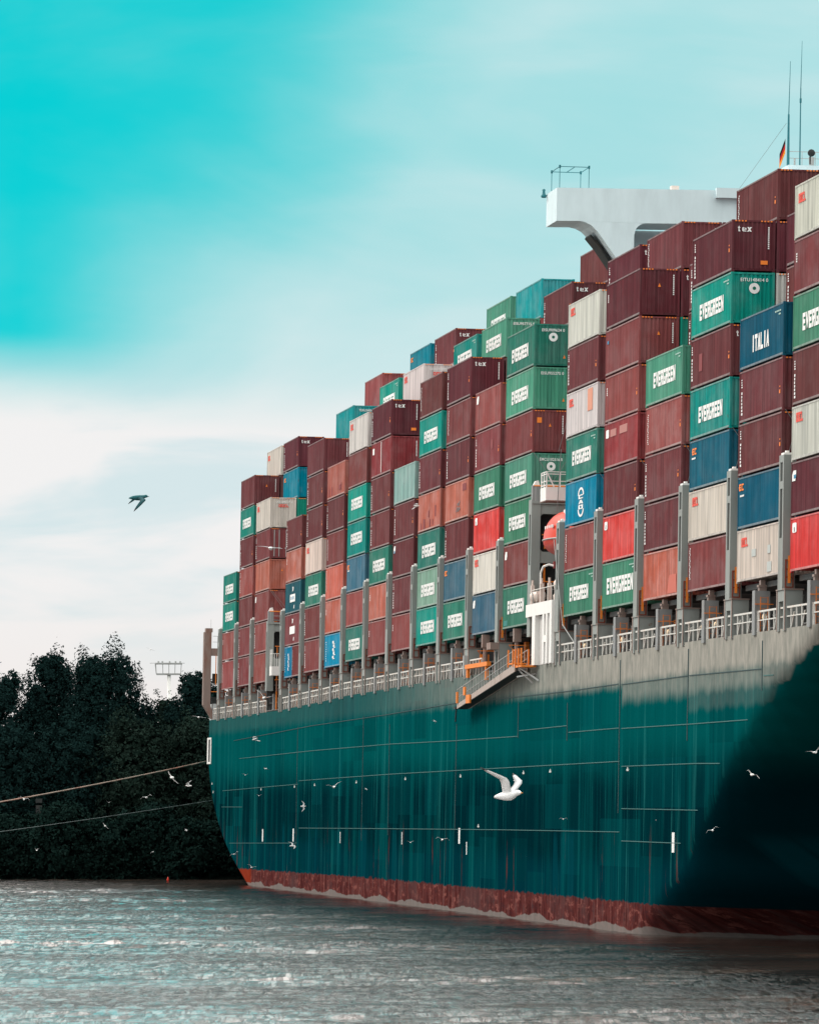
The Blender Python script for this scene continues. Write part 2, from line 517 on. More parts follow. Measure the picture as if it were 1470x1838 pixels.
# ---------------------------------------------------------------- water, far bank
def build_water():
    xs = np.concatenate([np.linspace(-6000, -160, 14), np.linspace(-120, -62, 20), np.arange(-60, 45, .42), np.linspace(47, 120, 20), np.linspace(160, 6000, 14)])
    ys = np.concatenate([np.linspace(-3000, 120, 12), np.linspace(140, 195, 24), np.arange(197, 420, .48), np.arange(420, 632, .8), np.linspace(640, 900, 16)])
    X, Y = np.meshgrid(xs, ys)
    Z = np.zeros_like(X)
    r = np.random.default_rng(5)
    for i in range(90):
        lam = 0.8 * (5.0 / 0.8) ** r.random()
        th = R(90) + r.normal(0, .75) if i % 3 else r.uniform(0, 2 * math.pi)
        k = 2 * math.pi / lam
        amp = .0070 * lam ** .70
        ph = r.uniform(0, 6.28)
        arg = k * (X * math.cos(th) + Y * math.sin(th)) + ph
        # sharpened crests
        Z += amp * (1 - 1.6 * np.abs(np.sin(arg / 2)) ** .9) * (.6 if lam < 2 else 1)
    # current streaks: rough and slick patches
    env = np.zeros_like(X)
    for i in range(22):
        kx, ky = r.normal(0, .05), r.normal(0, .16)
        env += np.sin(kx * X + ky * Y + r.uniform(0, 6.28))
    env = np.clip(.62 + env * .10, .20, 1.3)
    # boils and current seams: short rough ridges lying across the stream
    for i in range(46):
        cx, cy = r.uniform(-50, 40), 212 + 330 * r.random() ** 1.4
        rx, ry = r.uniform(2.0, 8), r.uniform(.8, 2.6)
        env += r.uniform(.3, .9) * np.exp(-((X - cx - .4 * (Y - cy)) / rx) ** 2 - ((Y - cy + .8 * np.sin((X - cx) * .5)) / ry) ** 2)
    # the lee beside the hull is smoother
    hull_x = 19.9477 - .1345 * (Y - 310.65)
    lee = np.clip((hull_x - X - 1.0) / 16.0, 0, 1)
    env *= .28 + .72 * lee ** 1.2
    fade = np.clip((X + 62) / 10, 0, 1) * np.clip((46 - X) / 6, 0, 1) * np.clip((Y - 190) / 10, 0, 1) * np.clip((640 - Y) / 12, 0, 1)
    Z *= env * fade
    nx, ny = len(xs), len(ys)
    co = np.stack([X, Y, Z], -1).reshape(-1, 3)
    i = (np.arange(ny - 1)[:, None] * nx + np.arange(nx - 1)[None, :]).reshape(-1)
    q = np.stack([i, i + 1, i + nx + 1, i + nx], -1)
    me = bpy.data.meshes.new('river')
    me.vertices.add(len(co))
    me.vertices.foreach_set('co', co.ravel().astype(np.float32))
    me.loops.add(q.size)
    me.loops.foreach_set('vertex_index', q.ravel().astype(np.int32))
    me.polygons.add(len(q))
    me.polygons.foreach_set('loop_start', (np.arange(len(q)) * 4).astype(np.int32))
    me.polygons.foreach_set('use_smooth', np.ones(len(q), bool))
    me.update(calc_edges=True)
    me.materials.append(water_material())
    tag(obj('river_water', me), kind='structure')


build_water()

bank_mat = mat('bank_soil', (.008, .012, .010), .9, 0)
mb = MB()
bx = list(np.linspace(-6000, -200, 8)) + list(np.linspace(-180, 120, 61)) + list(np.linspace(160, 6000, 8))
prof = [(-14, -2.5), (0, -.15), (2.5, .55), (7, 1.5), (16, 3.0), (32, 4.2), (80, 4.6), (400, 4.8), (9000, 5.0)]
for x in bx:
    sh = 619 + 1.6 * math.sin(x * .11) + .9 * math.sin(x * .37 + 1)
    for dy, z in prof:
        mb.v.append((x, sh + dy, z + (.25 * math.sin(x * .9 + dy) if -1 < dy < 30 else 0)))
n = len(prof)
for i in range(len(bx) - 1):
    for j in range(n - 1):
        mb.f.append((i * n + j, (i + 1) * n + j, (i + 1) * n + j + 1, i * n + j + 1))
        mb.m.append(0)
tag(mb.build('far_bank', bank_mat), kind='structure')

# ---------------------------------------------------------------- trees on the far bank
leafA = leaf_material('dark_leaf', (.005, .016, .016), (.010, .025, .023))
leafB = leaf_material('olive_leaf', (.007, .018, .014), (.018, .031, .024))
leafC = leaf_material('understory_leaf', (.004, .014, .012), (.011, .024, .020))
bark = mat('bark', (.014, .013, .011), .9, 0)


def crown_mesh(name, lobes, n, size, m, seed):
    """leaf-sized faces scattered through a set of lobes (cx, cy, cz, rx, ry, rz)"""
    r = np.random.default_rng(seed)
    vol = np.array([(l[3] * l[4] + l[3] * l[5] + l[4] * l[5]) for l in lobes])
    cnt = (vol / vol.sum() * n).astype(int)
    P, N = [], []
    for l, k in zip(lobes, cnt):
        d = r.normal(size=(k, 3))
        d /= np.linalg.norm(d, axis=1)[:, None]
        rad = 1 - np.abs(r.normal(0, .17, k))
        # bumpy outline: sprays of twigs
        s = 1 + .13 * np.sin(d[:, 0] * 9 + l[0]) * np.sin(d[:, 2] * 8 + l[2]) + .08 * np.sin(d[:, 1] * 17 + d[:, 2] * 19 + l[1])
        tw = r.random(k) < .05
        s = np.where(tw, s * r.uniform(1.0, 1.09, k), s)
        P.append(np.array(l[:3]) + d * (np.maximum(rad, .25) * s)[:, None] * np.array(l[3:6]))
        N.append(d)
    SZ = [np.ones(sum(len(q) for q in P))]
    for l, k in zip(lobes, cnt):          # oversized inner leaves, added to block sky showing through
        k = max(4, k // 7)
        d = r.normal(size=(k, 3))
        d /= np.linalg.norm(d, axis=1)[:, None]
        P.append(np.array(l[:3]) + d * r.uniform(.15, .80, k)[:, None] * np.array(l[3:6]))
        N.append(d)
        SZ.append(np.full(k, 2.6))
    SZ = np.concatenate(SZ)
    P = np.concatenate(P)
    N = np.concatenate(N) + r.normal(0, .55, P.shape)
    # clumps: pull leaves towards random centres so that gaps open between
    C = P[r.integers(0, len(P), max(40, len(P) // 60))]
    for a in range(0, len(P), 4000):
        D = ((P[a:a + 4000, None] - C[None]) ** 2).sum(-1)
        j = D.argmin(1)
        P[a:a + 4000] += (C[j] - P[a:a + 4000]) * .22
    N /= np.linalg.norm(N, axis=1)[:, None]
    k = len(P)
    up = r.normal(size=(k, 3))
    A = np.cross(N, up)
    A /= np.linalg.norm(A, axis=1)[:, None]
    B = np.cross(N, A)
    sz = (size * SZ * r.uniform(.55, 1.3, k))[:, None]
    V = np.stack([P - A * sz * .5, P + B * sz * .32, P + A * sz * .6, P - B * sz * .32], 1).reshape(-1, 3)
    me = bpy.data.meshes.new(name)
    me.vertices.add(4 * k)
    me.vertices.foreach_set('co', V.ravel().astype(np.float32))
    me.loops.add(4 * k)
    me.loops.foreach_set('vertex_index', np.arange(4 * k, dtype=np.int32))
    me.polygons.add(k)
    me.polygons.foreach_set('loop_start', (np.arange(k) * 4).astype(np.int32))
    me.update(calc_edges=True)
    me.materials.append(m)
    return me


def lobes_for(h, w, seed, low=.22, pointed=.0):
    r = random.Random(seed)
    L = [(0, 0, h * .55, w * .46, w * .42, h * .41), (0, 0, h * .30, w * .46, w * .42, h * .28)]
    for i in range(16):
        t = r.uniform(low, .92)
        wid = w * .5 * (math.sin(math.pi * min(1, (t * .80 + .18))) ** .6) * (1 - pointed * t)
        a = 2.4 * i + r.uniform(-.5, .5)
        rr = r.uniform(.35, .85) * wid
        s = r.uniform(.15, .26) * w * (1.05 - .5 * t)
        L.append((rr * math.cos(a), rr * math.sin(a), h * t - s * .2, s, s, s * r.uniform(.9, 1.3)))
    for i in range(7):
        a = r.uniform(0, 6.28)
        q = r.uniform(.05, .24)
        L.append((w * q * math.cos(a), w * q * math.sin(a), h * r.uniform(.80, .92) - h * q * .45, w * .13, w * .13, h * .08))
    return L


def trunk_mb(h, w, seed):
    r = random.Random(seed)
    mb = MB()
    top = (r.uniform(-.4, .4), r.uniform(-.4, .4), h * .55)
    mb.tube((0, 0, -.5), top, h * .018 + .12, 7, h * .011 + .05)
    for i in range(6):
        t = r.uniform(.35, 1)
        p = Vector(top) * t
        a = r.uniform(0, 6.28)
        mb.tube(p, p + Vector((math.cos(a) * w * .3, math.sin(a) * w * .3, h * r.uniform(.14, .3))), h * .007 + .04, 5, .03)
    return mb


def tree(name, x, y, z, h, w, seed, leaves, n, size, label, cat='tree', group=None, pointed=.0, low=.22):
    e = empty(name, T(x, y, z), label, cat, group)
    obj('crown', crown_mesh(name + '_crown', lobes_for(h, w, seed, low, pointed), n, size, leaves, seed), e)
    trunk_mb(h, w, seed).build('trunk', bark, e)
    return e


G1 = 'tall trees on the far bank'
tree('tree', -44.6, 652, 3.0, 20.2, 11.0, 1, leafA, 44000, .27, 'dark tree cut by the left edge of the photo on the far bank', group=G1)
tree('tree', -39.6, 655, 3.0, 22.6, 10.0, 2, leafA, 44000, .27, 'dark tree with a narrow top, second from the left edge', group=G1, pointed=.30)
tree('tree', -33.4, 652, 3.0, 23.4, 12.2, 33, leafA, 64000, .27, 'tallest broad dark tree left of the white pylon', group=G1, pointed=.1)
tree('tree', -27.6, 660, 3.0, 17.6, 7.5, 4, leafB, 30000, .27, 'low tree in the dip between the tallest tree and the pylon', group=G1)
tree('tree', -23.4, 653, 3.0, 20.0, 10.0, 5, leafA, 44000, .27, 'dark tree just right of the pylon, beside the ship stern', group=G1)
tree('tree', -17.5, 656, 3.0, 21.0, 9.0, 6, leafA, 10000, .45, 'dark tree half hidden behind the ship stern', group=G1)
tree('tree', -52.0, 655, 3.0, 20.0, 10.0, 7, leafA, 8000, .50, 'dark tree outside the left edge of the photo', group=G1)
G2 = 'bushy trees along the shore'
for i, (x, y, z, h, w, lab) in enumerate([
        (-43.5, 641, 1.5, 15.5, 12.0, 'bushy round tree at the left edge, in front of the tall trees'),
        (-36.4, 643, 1.7, 16.5, 12.0, 'bushy round tree below the tallest tree, second along the shore'),
        (-29.5, 641, 1.5, 16.8, 12.0, 'olive tinted bushy tree left of the pylon foot'),
        (-23.3, 642, 1.6, 17.0, 10.5, 'bushy tree under the pylon platform, near the ship'),
        (-17.0, 643, 1.7, 15.0, 10.5, 'bushy tree behind the ship stern railing')]):
    tree('bushy_tree', x, y, z, h, w, 40 + i, leafB if i in (2, 3) else leafA, 26000, .30, lab, group=G2, low=.0)
for i, x in enumerate(np.arange(-50, -8, 4.6)):
    names = ['leftmost', 'second', 'third', 'fourth', 'fifth', 'sixth', 'seventh', 'eighth', 'ninth', 'tenth']
    tree('waterside_bush', float(x), 619.6 + (i % 3) * 1.2, -.7, 7.6 + (i % 2) * 1.6, 8.6, 70 + i, leafC, 11000, .36,
         names[min(i, 9)] + ' dark bush from the left along the water edge', 'bush', 'bushes along the water edge', low=-.12)

# ---------------------------------------------------------------- pylon behind the trees, mark and buoy on the shore
py = empty('pylon', T(-36.5, 900, 4), 'slim white pylon with a railed cross platform above the trees', 'pylon')
mb = MB().tube((0, 0, 0), (0, 0, 23.6), .36, 12, .27)
mb.build('mast', M['whitep'], py, True)
mb = MB().box(-2.05, 2.0, -.5, .5, 25.1, 25.35).box(-1.9, 1.8, -.45, .45, 23.5, 23.75)
mb.build('platform', M['dull'], py)
mb = MB()
for x in (-1.9, -.9, .0, .9, 1.8):
    mb.tube((x, -.4, 23.6), (x * 1.05, -.4, 25.2), .07, 4)
mb.tube((-1.9, -.4, 23.6), (-2.1, -.4, 25.2), .07, 4)
mb.build('strut', M['dull'], py)
mb = MB()
mb.tube((-2.9, 0, 25.3), (2.4, 0, 25.3), .05, 4)
for x in (-1.6, -1.0, .1, 1.0, 1.7):
    mb.box(x - .12, x + .12, -.2, .2, 25.35, 25.6)
mb.build('lamp_row', M['dull'], py)
ms = empty('channel_mark', T(-38.8, 621.5, .3), 'faded white channel mark on a post at the wooded shore', 'channel mark')
MB().tube((0, 0, 0), (0, 0, 6.5), .08, 6).build('post', M['coam'], ms)
MB().box(-.32, .32, -.06, .06, 6.5, 7.4).build('board', M['coam'], ms)
MB().box(-.34, .34, -.06, .06, 7.65, 8.1).build('top_mark', M['coam'], ms)
bu = MB().lathe([(.02, -.3), (.34, -.1), (.36, .35), (.16, .7), (.12, 1.0), (.02, 1.05)], 10).build('buoy', mat('buoy_red', (.75, .05, .02), .4), None, True)
bu.location = (-24.4, 600, .1)
bu.scale = (.34, .34, .34)
tag(bu, 'small red buoy on the water near the far bank', 'buoy')

# ---------------------------------------------------------------- ship: hull
BAYS = dict(A=0, B=14.89, C=29.87, D=44.75, E=59.68, F=74.65, G=101.3, H=116.1, I=131.0, J=145.9, K=160.5, L=175.2, M=190.2, N=205.0, O=220.5, P=236.1, Q=262.3, R=276.9, S=292.5)
TIER, LEN, WID, HGT = 2.92, 12.192, 2.438, 2.88


def z0(y):
    return float(np.interp(y, [0, 145, 190, 205, 220, 236, 292], [0, -.05, -.16, -.33, -.42, -.55, -.55]))


def ztop(y):
    return -2.82 + z0(y) * 1.05 + float(np.interp(y, [-20, 27], [-.12, 0]))


def knuckle(z):
    return float(np.interp(z, [-20, -19, -16.5, -13.2, -10.1, -6.9, -3.8, -2.5], [46, 43, 32.0, 23.5, 16, 6, -7.8, -13]))


def yend(z):
    return float(np.interp(z, [-23, -19.75, -18.5, -17.4, -15.9, -14.3, -12.1, -10.1, -7.8, -3], [240, 266.2, 274, 280.6, 288, 294, 300, 304, 306, 306.2]))


def hull_x(y, z):
    x = -.1
    k = knuckle(z)
    if y < k:
        d = k - y
        r = float(np.interp(z, [-19, -12, -5], [10, 2.4, .22]))
        s = float(np.interp(z, [-19, -12, -3], [.85, .95, .9]))
        x += s * (math.sqrt(d * d + r * r) - r)
    e = yend(z)
    rr = 3.0
    if y > e - rr:
        t = min(1, (y - e + rr) / rr)
        x += 2.6 * (1 - math.sqrt(max(0, 1 - t * t)))
    return min(x, 21.4)


ship = empty('container_ship', SHIP, 'huge dark teal container ship stacked high with coloured containers', 'ship')


def build_hull():
    zs = [None, -3.9, -4.7, -5.6, -6.6, -7.6, -8.6, -9.6, -10.6, -11.6, -12.6, -13.6, -14.6, -15.6, -16.5, -17.3, -18.0, -18.6, -19.2, -19.75, -20.4, -21.4, -22.6]
    base = list(np.arange(-48, 66, 1.5)) + list(np.arange(66, 222, 3.0)) + list(np.linspace(222, 302, 36))
    tail = [303.2 - 306.2 + .0] + [-2.4, -1.8, -1.2, -.8, -.5, -.25, -.1, 0.0]
    mb = MB()
    rows = []
    for z in zs:
        row = []
        zz = -3.2 if z is None else z
        e = yend(zz)
        ys = [y if y < 222 else 222 + (y - 222) * (e - 3.0 - 222) / 80.0 for y in base] + [e + t for t in tail[1:]]
        for y in ys:
            zz2 = ztop(y) if z is None else z
            row.append((hull_x(y, zz2), y, zz2))
        rows.append(row)
    n = len(rows[0])
    for row in rows:
        mb.v += row
    for j in range(len(rows) - 1):
        for i in range(n - 1):
            a = j * n + i
            mb.f.append((a, a + n, a + n + 1, a + 1))
            mb.m.append(0)
    o = len(mb.v)
    # far side mirrored about the centre line, transom between
    for row in rows:
        mb.v += [(42.8 - x, y, z) for x, y, z in row]
    for j in range(len(rows) - 1):
        for i in range(n - 1):
            a = o + j * n + i
            mb.f.append((a, a + 1, a + n + 1, a + n))
            mb.m.append(0)
        a = j * n + n - 1
        mb.f.append((a, a + n, o + a + n, o + a))
        mb.m.append(0)
    h = mb.build('hull', M['hullp'], ship, True)
    # weather deck
    db = MB()
    ys = list(np.linspace(-48, 305.9, 90))
    for y in ys:
        x = hull_x(y, ztop(y)) + .04
        db.v += [(x, y, ztop(y) - .06), (42.8 - x, y, ztop(y) - .06)]
    for i in range(len(ys) - 1):
        db.f.append((2 * i, 2 * i + 1, 2 * i + 3, 2 * i + 2))
        db.m.append(0)
    db.build('deck', M['deck'], ship)
    return h


M['hullp'] = hull_material()
hull = build_hull()

SEAMS = [[[278.43, -5.77], [212.59, -5.17], [163.3, -4.98], [122.46, -4.71]], [[109.34, -4.78], [71.64, -4.83], [52.46, -4.76]], [[51.24, -4.82], [28.59, -4.77]], [[28.23, -4.77], [6.7, -4.88]], [[6.2, -5.25], [3.5, -5.28]], [[272.85, -7.58], [212.25, -7.37], [159.57, -7.33], [123.57, -7.46], [92.67, -7.49]], [[91.96, -7.12], [71.87, -7.05]], [[71.15, -7.49], [51.8, -7.46]], [[50.99, -7.5], [27.65, -7.55], [10.5, -7.55]], [[288.31, -10.7], [222.45, -10.27]], [[221.63, -9.97], [159.25, -9.71], [100.06, -9.6], [51.61, -9.5]], [[50.78, -9.81], [25.71, -9.81], [18.5, -9.86]], [[220.96, -14.19], [158.67, -14.01], [99.59, -13.86], [51.22, -13.8]], [[50.54, -12.38], [25.01, -12.46]], [[50.36, -14.34], [30.21, -14.36]], [[289.1, -12.32], [269.42, -12.32]], [[280.84, -15.91], [222.48, -15.54]]]
VSEAMS = [[[51.78, -3.31], [50.92, -12.65]], [[28.71, -3.23], [28.28, -8.49]], [[6.65, -3.37], [6.45, -6.05]], [[176.39, -4.83], [174.94, -15.07]], [[223.28, -5.12], [221.6, -15.59]], [[92.66, -5.22], [92.41, -7.61]], [[71.79, -5.58], [71.55, -8.02]], [[159.78, -5.74], [158.59, -14.53]], [[122.27, -6.25], [121.35, -13.95]]]
seam_m = mat('scuffed_weld_paint', (.022, .115, .112), .6)
seam_d = mat('weld_paint', (.004, .035, .040), .6)
for k, s in enumerate(SEAMS + VSEAMS):
    mb = MB()
    v = k >= len(SEAMS)
    wd = .03 if v else .024
    for (ya, za), (yb, zb) in zip(s, s[1:]):
        nn = max(1, int(abs(ya - yb) / 6))
        for i in range(nn):
            y1, y2 = ya + (yb - ya) * i / nn, ya + (yb - ya) * (i + 1) / nn
            q1, q2 = za + (zb - za) * i / nn, za + (zb - za) * (i + 1) / nn
            x1, x2 = hull_x(y1, q1), hull_x(y2, q2)
            if v:
                mb.hexa([(x1 - .03, y1 - .08, q2), (x1 + .02, y1 - .08, q2), (x1 + .02, y1 + .08, q2), (x1 - .03, y1 + .08, q2),
                         (x1 - .03, y1 - .08, q1), (x1 + .02, y1 - .08, q1), (x1 + .02, y1 + .08, q1), (x1 - .03, y1 + .08, q1)])
            else:
                mb.hexa([(x1 - .03, y1, q1 - wd), (x1 + .02, y1, q1 - wd), (x2 + .02, y2, q2 - wd), (x2 - .03, y2, q2 - wd),
                         (x1 - .03, y1, q1 + wd), (x1 + .02, y1, q1 + wd), (x2 + .02, y2, q2 + wd), (x2 - .03, y2, q2 + wd)])
    dark = k in (0, 1, 2, 3) or v
    mb.build('weld_seam', seam_d if dark else seam_m, hull)
M['mark'] = mat('aged_white_mark', (.50, .52, .50), .6)
BARS = [[32.67, -13.75, -14.91, .38], [119.94, -13.82, -14.95, .36], [250.62, -14.41, -15.56, .38], [225.31, -14.26, -15.41, .38], [116.15, -14.8, -15.72, .14], [151.32, -14.24, -15.2, .12], [190.71, -14.41, -15.35, .12]]
for y, za, zb, wd in BARS:
    MB().box(-.13, -.09, y - wd, y + wd, zb, za).build('draught_mark', M['white'], hull)
DOTS = [[149.91, -10.1], [119.82, -10.04], [89.92, -9.96], [78.44, -9.92], [110.49, -13.63], [48.57, -9.99], [180.38, -10.24], [209.7, -10.36], [252.72, -10.63], [225.05, -10.46], [299.05, -9.93], [297.76, -10.79]]
for y, z in DOTS:
    MB().box(-.13, -.09, y - .36, y + .36, z - .11, z + .02).box(-.13, -.09, y - .12, y + .12, z + .024, z + .12).build('hull_mark', M['mark'], hull)
# mooring opening high on the quarter
mo = MB().box(-.16, -.06, 303.2, 304.4, -7.9, -5.2).box(-.16, -.06, 300.6, 301.3, -7.9, -5.2).box(-.16, -.06, 301.3, 303.2, -5.4, -5.2).box(-.16, -.06, 301.3, 303.2, -7.9, -7.7)
mo.build('mooring_port_frame', M['whitep'], hull)
MB().box(-.13, -.07, 301.3, 303.2, -7.7, -5.4).build('mooring_port', M['dark'], hull)

# hatch coaming, cross beams and deck clutter under the stacks
mb = MB()
mb.box(3.2, 3.5, -40, 74, -2.9, -.32).box(3.2, 3.5, 90, 235, -3.3, -.7).box(3.2, 3.5, 251, 292, -3.5, -.95)
mb.build('hatch_coaming', M['coam'], ship)
for k, a in BAYS.items():
    zz = z0(a)
    MB().box(.45, 40, a - LEN + .3, a - .3, zz - .42, zz - .12).build('hatch_cover', M['coam'], ship)
r2 = random.Random(4)
for i in range(60):
    y = -10 + i * 4.9
    if 75 < y < 89 or 237 < y < 250:
        continue
    x = 3.0 - r2.random() * .3
    zz = ztop(y)
    h = r2.uniform(.4, 1.3)
    MB().box(x - .25, x, y, y + r2.uniform(.4, 1.4), zz + .5 + r2.random() * .5, zz + 1.0 + h).build('deck_locker', M['grey'] if i % 3 else M['safety'] if i % 4 == 0 else M['whitep'], ship)
for (ya, yb) in ((-12, 73), (92, 234), (252, 291)):
    mb = MB()
    for zo, xo in ((.55, 2.7), (1.3, 2.95)):
        ys = np.linspace(ya, yb, 12)
        mb.path([(xo, y, ztop(y) + zo) for y in ys], .07, 5)
    mb.build('deck_pipe', M['dull'], ship)

# ---------------------------------------------------------------- lashing posts, pedestals, props
def post_mesh():
    """tall box post between two bays, slots in its outboard face"""
    mb = MB()
    x0, xf, x1, ya, yb = -.25, -.17, .42, 0.0, 1.25
    zt, zb = 6.28, -.86
    mb.box(xf, x1, ya, yb, zb, zt)                       # web
    mb.box(x0, xf, ya, ya + .30, zb, zt).box(x0, xf, yb - .30, yb, zb, zt)
    for za, zc in ((zb, 1.9), (4.5, 4.9), (5.9, zt)):
        mb.box(x0 + .004, xf, ya + .30, yb - .30, za, zc)
    return mb.mesh('lashing_post', M['grey'])


def slot_mesh():
    mb = MB()
    for za, zc in ((1.9, 4.5), (4.9, 5.9)):
        mb.box(-.18, -.166, .302, .948, za, zc)
    return mb.mesh('post_slot', M['coam'])


def bracket_mesh():
    mb = MB()
    x0, x1, y = -.12, .34, -.09
    mb.box(x0, x0 + .07, y, -.004, -.75, .75).box(x1 - .07, x1, y, -.004, -.75, .75)
    for z in (-.75, -.22, .2, .68):
        mb.box(x0 + .07, x1 - .07, y, -.004, z, z + .07)
    return mb.mesh('lashing_bracket', M['rust'])


def handle_mesh():
    mb = MB().box(.02, .16, -.16, -.094, -.5, .95)
    return mb.mesh('bracket_handle', M['safety'])


def cap_mesh():
    return MB().box(-.2, .25, .2, 1.0, 6.284, 6.40).box(-.05, .12, .45, .75, 6.40, 6.52).mesh('post_cap', M['whitep'])


def pedestal_mesh():
    mb = MB()
    za, zb = -3.02, -.87
    mb.box(-.18, .75, -.55, .02, za, zb).box(-.18, .75, 1.15, 1.72, za, zb)
    mb.box(-.18, .75, .02, 1.15, -1.45, zb).box(.35, .42, .02, 1.15, za, -1.45)
    return mb.mesh('pedestal', M['grey'])


def flange_mesh():
    return MB().box(-.24, .80, -.62, 1.80, -.868, -.80).box(-.21, -.182, -.57, -.36, -3.0, -.87).box(-.21, -.182, 1.52, 1.74, -3.0, -.87).mesh('pedestal_flange', M['rustgrey'])


def prop_mesh():
    mb = MB().box(-.16, .62, -.36, .36, -3.02, -.62)
    mb.box(-.22, -.162, -.38, .38, -3.02, -.60)
    return mb.mesh('support_column', M['greyd'])


def foot_mesh():
    return MB().box(.05, .45, -.22, .22, -.618, -.42).box(.0, .5, -.26, .26, -.42, -.30).box(.12, .38, -.2, .2, -.30, -.04).mesh('stacking_foot', M['rustgrey'])


def cage_mesh():
    mb = MB()
    y = -.62
    for z in (-1.35,):
        mb.tube((-.25, y, z), (.75, y, z), .03, 4).tube((-.25, y, z), (-.05, -.36, z), .03, 4).tube((.75, y, z), (.6, -.36, z), .03, 4)
    for x in (.05, .45):
        mb.tube((x, y, -3.0), (x, y, -.95), .026, 4)
    for z in np.arange(-2.8, -.95, .3):
        mb.tube((.05, y, z), (.45, y, z), .016, 3)
    return mb.mesh('ladder_cage', M['safety'])


PM = dict(lashing_post=post_mesh(), post_slot=slot_mesh(), lashing_bracket=bracket_mesh(), bracket_handle=handle_mesh(), post_cap=cap_mesh(),
          pedestal=pedestal_mesh(), pedestal_flange=flange_mesh(), support_column=prop_mesh(), stacking_foot=foot_mesh(), ladder_cage=cage_mesh())


def add_post(y, dz=0.0, ped=True, handle=True):
    zz = z0(y) + dz
    p = obj('lashing_post', PM['lashing_post'], ship, loc=(0, y, zz))
    obj('post_slot', PM['post_slot'], p)
    obj('post_cap', PM['post_cap'], p)
    obj('lashing_bracket', PM['lashing_bracket'], p)
    if handle:
        obj('bracket_handle', PM['bracket_handle'], p)
    if ped:
        q = obj('pedestal', PM['pedestal'], ship, loc=(0, y - .0, zz))
        obj('pedestal_flange', PM['pedestal_flange'], q)
    return p


for i, (k, a) in enumerate(BAYS.items()):
    add_post(a + .78, handle=(k in 'ABCDEFG'))
    if k not in 'GH':
        q = obj('support_column', PM['support_column'], ship, loc=(0, a - LEN / 2, z0(a)))
        obj('stacking_foot', PM['stacking_foot'], q)
        obj('ladder_cage', PM['ladder_cage'], q)
for k in 'GH':        # slim stanchions behind the gangway
    a = BAYS[k]
    q = MB().tube((.1, a - LEN / 2, -3.0), (.1, a - LEN / 2, -1.0), .17, 8).box(-.15, .35, a - LEN / 2 - .3, a - LEN / 2 + .3, -1.0, -.1).build('support_column', M['rustgrey'], ship)
    MB().tube((-.5, a - 6.5, -1.25), (.8, a - 6.5, -1.25), .035, 4).tube((-.5, a - 6.5, -1.25), (-.1, a - 6.1, -1.6), .03, 4).build('ladder_cage', M['safety'], q)
MB().box(-.75, .55, BAYS['G'] + .5, BAYS['G'] + 2.4, -1.35, -.87).build('post_corbel', M['rustgrey'], ship)
MB().box(-.10, .6, 111.4, 111.45, -2.3, -1.45).build('yellow_board', M['safety'], ship, )

# ---------------------------------------------------------------- railing along the deck edge
SUP = []
for k, a in BAYS.items():
    SUP += [a + .25, a + 2.4]
    SUP.append(a - LEN / 2)


def railing(ya, yb):
    mb = MB()
    n = max(2, int(round((yb - ya) / 1.35)))
    ys = [ya + (yb - ya) * i / n for i in range(n + 1)]
    for i, y in enumerate(ys):
        zt = ztop(y)
        mb.box(-.10, -.02, y - .05, y + .05, zt - .02, zt + 1.08)
        if i and i % 2 == (0 if n > 4 else 1):
            mb.tube((-.06, y - .12, zt + .05), (-.06, y - .75, zt + .8), .04, 4)
    for h, t in ((1.10, .05), (.62, .03)):
        for a, b in zip(ys, ys[1:]):
            z1, z2 = ztop(a) + h, ztop(b) + h
            mb.hexa([(-.10, a, z1 - t), (-.02, a, z1 - t), (-.02, b, z2 - t), (-.10, b, z2 - t), (-.10, a, z1 + t), (-.02, a, z1 + t), (-.02, b, z2 + t), (-.10, b, z2 + t)])
    mb.build('railing', M['rail'], ship)


segs = []
y = -14.0
while y < 76.5:
    segs.append((y, y + 7.1))
    y += 7.45
for ya, yb in ((110.5, 236.5), (250.2, 302.5)):
    y = ya
    while y < yb - 2:
        e = min(y + 7.2, yb)
        segs.append((y, e))
        y = e + .3
for a, b in segs:
    railing(a, b)
# curved white bulwark panel at the very stern
mb = MB()
for i in range(14):
    y1, y2 = 303.0 + i * .23, 303.0 + (i + 1) * .23
    x1, x2 = hull_x(y1, -3.5) + .05, hull_x(y2, -3.5) + .05
    q = ztop(y1)
    mb.hexa([(x1, y1, q), (x1 + .06, y1, q), (x2 + .06, y2, q), (x2, y2, q), (x1, y1, q + 1.1), (x1 + .06, y1, q + 1.1), (x2 + .06, y2, q + 1.1), (x2, y2, q + 1.1)])
mb.build('stern_bulwark', M['whitep'], ship)
for yy in (7, 21, 25, 36, 52, 66):
    MB().lathe([(.02, 0), (.13, .03), (.15, .16), (.1, .3), (.02, .33)], 8).build('deck_lamp', mat('lamp_glass', (.85, .62, .38), .3), ship, True).location = (.05, yy, ztop(yy) + .62)

